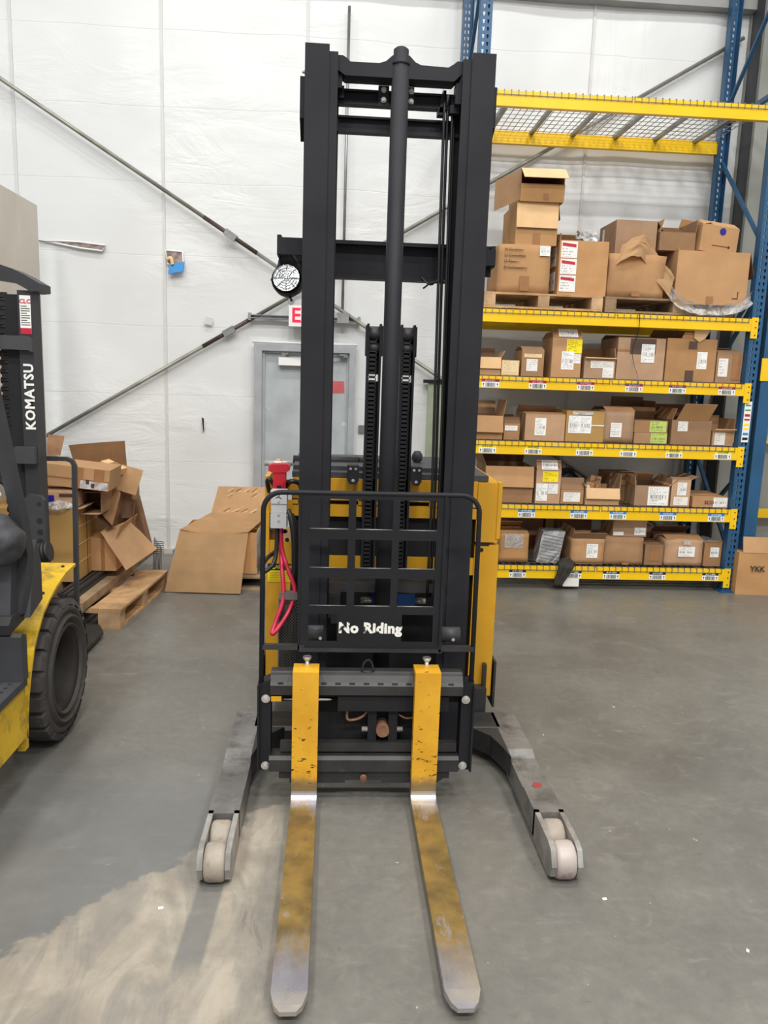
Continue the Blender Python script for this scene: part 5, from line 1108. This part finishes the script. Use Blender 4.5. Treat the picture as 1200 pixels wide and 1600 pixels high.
def sheet(label, pts, m, th=.006, bend=0):
    """a loose piece of cardboard through four corner points"""
    a, b, c_, d = map(Vector, pts); bm = B(); n_ = (b-a).cross(d-a).normalized(); gr = []
    N = 8
    for j in range(N+1):
        row = []
        for i in range(N+1):
            u, v = i/N, j/N; p = a*(1-u)*(1-v)+b*u*(1-v)+c_*u*v+d*(1-u)*v+n_*(bend*math.sin(math.pi*u)*math.sin(math.pi*v*.8)+.006*noise.noise(V(u*3, v*3, a.x*9)))
            row.append(bm.verts.new(p))
        gr.append(row)
    for j in range(N):
        for i in range(N): bm.faces.new((gr[j][i], gr[j][i+1], gr[j+1][i+1], gr[j+1][i]))
    bmesh.ops.solidify(bm, geom=bm.faces[:], thickness=th)
    return tag(mk('cardboard_sheet', bm, m), label, 'cardboard', 'loose cardboard sheets')
sheet('narrow upright cardboard strip at the very top left of the heap', [(-2.02, 5.62, 1.081), (-1.925, 5.62, 1.081), (-1.905, 5.66, 1.215), (-2.02, 5.66, 1.225)], 'cardboard')
sheet('wide torn dark cardboard sheet standing at the top back of the heap', [(-1.98, 6.15, .872), (-1.60, 6.15, .872), (-1.63, 6.2, 1.145), (-2.06, 6.2, 1.10)], 'cardboard_in', bend=.02)
sheet('square pale cardboard piece tilted at the upper right of the heap', [(-1.622, 5.9, .804), (-1.475, 5.88, .767), (-1.432, 5.95, .948), (-1.592, 5.97, .987)], 'cardboard_pale')
sheet('long grey-brown cardboard leaning down the right side of the heap', [(-1.50, 6.1, .36), (-1.407, 6.1, .34), (-1.535, 6.25, .71), (-1.60, 6.25, .62)], 'cardboard', bend=.02)
sheet('large pale square of cardboard slid onto the skid in front of the heap', [(-1.46, 5.5, .285), (-1.337, 5.95, .347), (-1.545, 5.95, .563), (-1.644, 5.55, .552)], 'cardboard_pale', bend=.01)
sheet('big folded cardboard flank in the middle of the heap', [(-1.663, 5.6, .69), (-1.574, 5.6, .585), (-1.55, 5.75, .80), (-1.66, 5.8, .88)], 'cardboard', bend=.015)
sheet('dark cardboard flap drooping below the open carton of the heap', [(-1.70, 5.58, .70), (-1.60, 5.58, .57), (-1.57, 5.7, .57), (-1.68, 5.7, .70)], 'cardboard_dark')
sheet('mid brown cardboard offcut tucked under the pale square of the heap', [(-1.60, 5.95, .58), (-1.53, 5.95, .58), (-1.53, 6.0, .80), (-1.62, 6.0, .80)], 'cardboard_in')
bm = B()
for k in range(7):
    tube(bm, [(-1.46+k*.009, 6.30+k*.01, .0), (-1.46+k*.009, 6.4, .34-k*.014)], .003, 5)
    tube(bm, [(-1.465, 6.36, .21+k*.018), (-1.39, 6.42, .205+k*.015)], .003, 5)
tag(mk('wire_grid', bm, 'truck_black'), 'small black wire grid propped at the far right of the heap', 'wire grid')

# ------------------------------------------------------------------ opened carton by the door
pallet('low pallet under the opened carton left of the metal door', -1.2, -.45, 6.05, .75, 0, 'old_wood', h=.11, group='floor pallets')
t = carton('large opened carton with its front panel folded down, left of the door', -1.19, -.60, .115, .335, 6.12, .52, m='cardboard_tan', prints=((0, 1, 0, 1, 's', 'R'),), opened=True)
for nm, pts in (('front_panel', [(-1.285, 5.93, .012), (-.70, 5.9, .012), (-.66, 6.08, .465), (-1.19, 6.08, .475)]), ('top_flap', [(-1.19, 6.07, .478), (-.655, 6.07, .468), (-.57, 6.52, .50), (-1.02, 6.55, .53)]), ('back_flap', [(-1.03, 6.55, .50), (-.57, 6.55, .49), (-.58, 6.62, .745), (-.97, 6.62, .745)])):
    bm = B(); a, b, c_, d = map(Vector, pts); gr = []
    for j in range(7):
        row = []
        for i in range(7):
            u, v = i/6, j/6; p = a*(1-u)*(1-v)+b*u*(1-v)+c_*u*v+d*(1-u)*v
            p = p+V(0, 0, -.03*math.sin(math.pi*u)*(1-v) if nm == 'top_flap' else 0)+V(0, -.012*math.sin(math.pi*v) if nm == 'front_panel' else 0, .006*noise.noise(V(u*3, v*3, 1)))
            row.append(bm.verts.new(p-t.location))
        gr.append(row)
    for j in range(6):
        for i in range(6): bm.faces.new((gr[j][i], gr[j][i+1], gr[j+1][i+1], gr[j+1][i]))
    bmesh.ops.solidify(bm, geom=bm.faces[:], thickness=.007); mk(nm, bm, 'cardboard_pale', t, world=False)
bm = B(); blob(bm, (-.53, 6.36, .28), (.06, .26, .17), .2, 3, 4, 5); tag(mk('film_bundle', bm, 'film', smooth=True), 'crumpled clear film bulging at the right side of the opened carton', 'plastic')
bm = B(); box(bm, -1.30, -1.22, 6.3, 6.5, .0, .18); box(bm, -1.29, -1.2, 6.28, 6.4, .18, .26); tag(mk('foam_offcut', bm, 'foam_blue', bevel=.01), 'blue foam offcut on the floor behind the opened carton', 'foam')

# small litter on the floor
for i, (x, yy, l, a, lb) in enumerate(((.93, 2.3, .015, 10, 'tiny white paper scrap on the concrete right of the right fork'), (-.53, 2.28, .016, 5, 'tiny white scrap on the pale spill near the left straddle leg'), (1.3, 2.05, .014, 60, 'tiny pale scrap on the bare concrete at lower right'))):
    bm = B(); obox(bm, (x, yy, .0005), (l*math.cos(R(a)), l*math.sin(R(a)), 0), (-.008*math.sin(R(a)), .008*math.cos(R(a)), .002), (0, 0, .001)); tag(mk('paper_scrap', bm, 'paper'), lb, 'scrap')
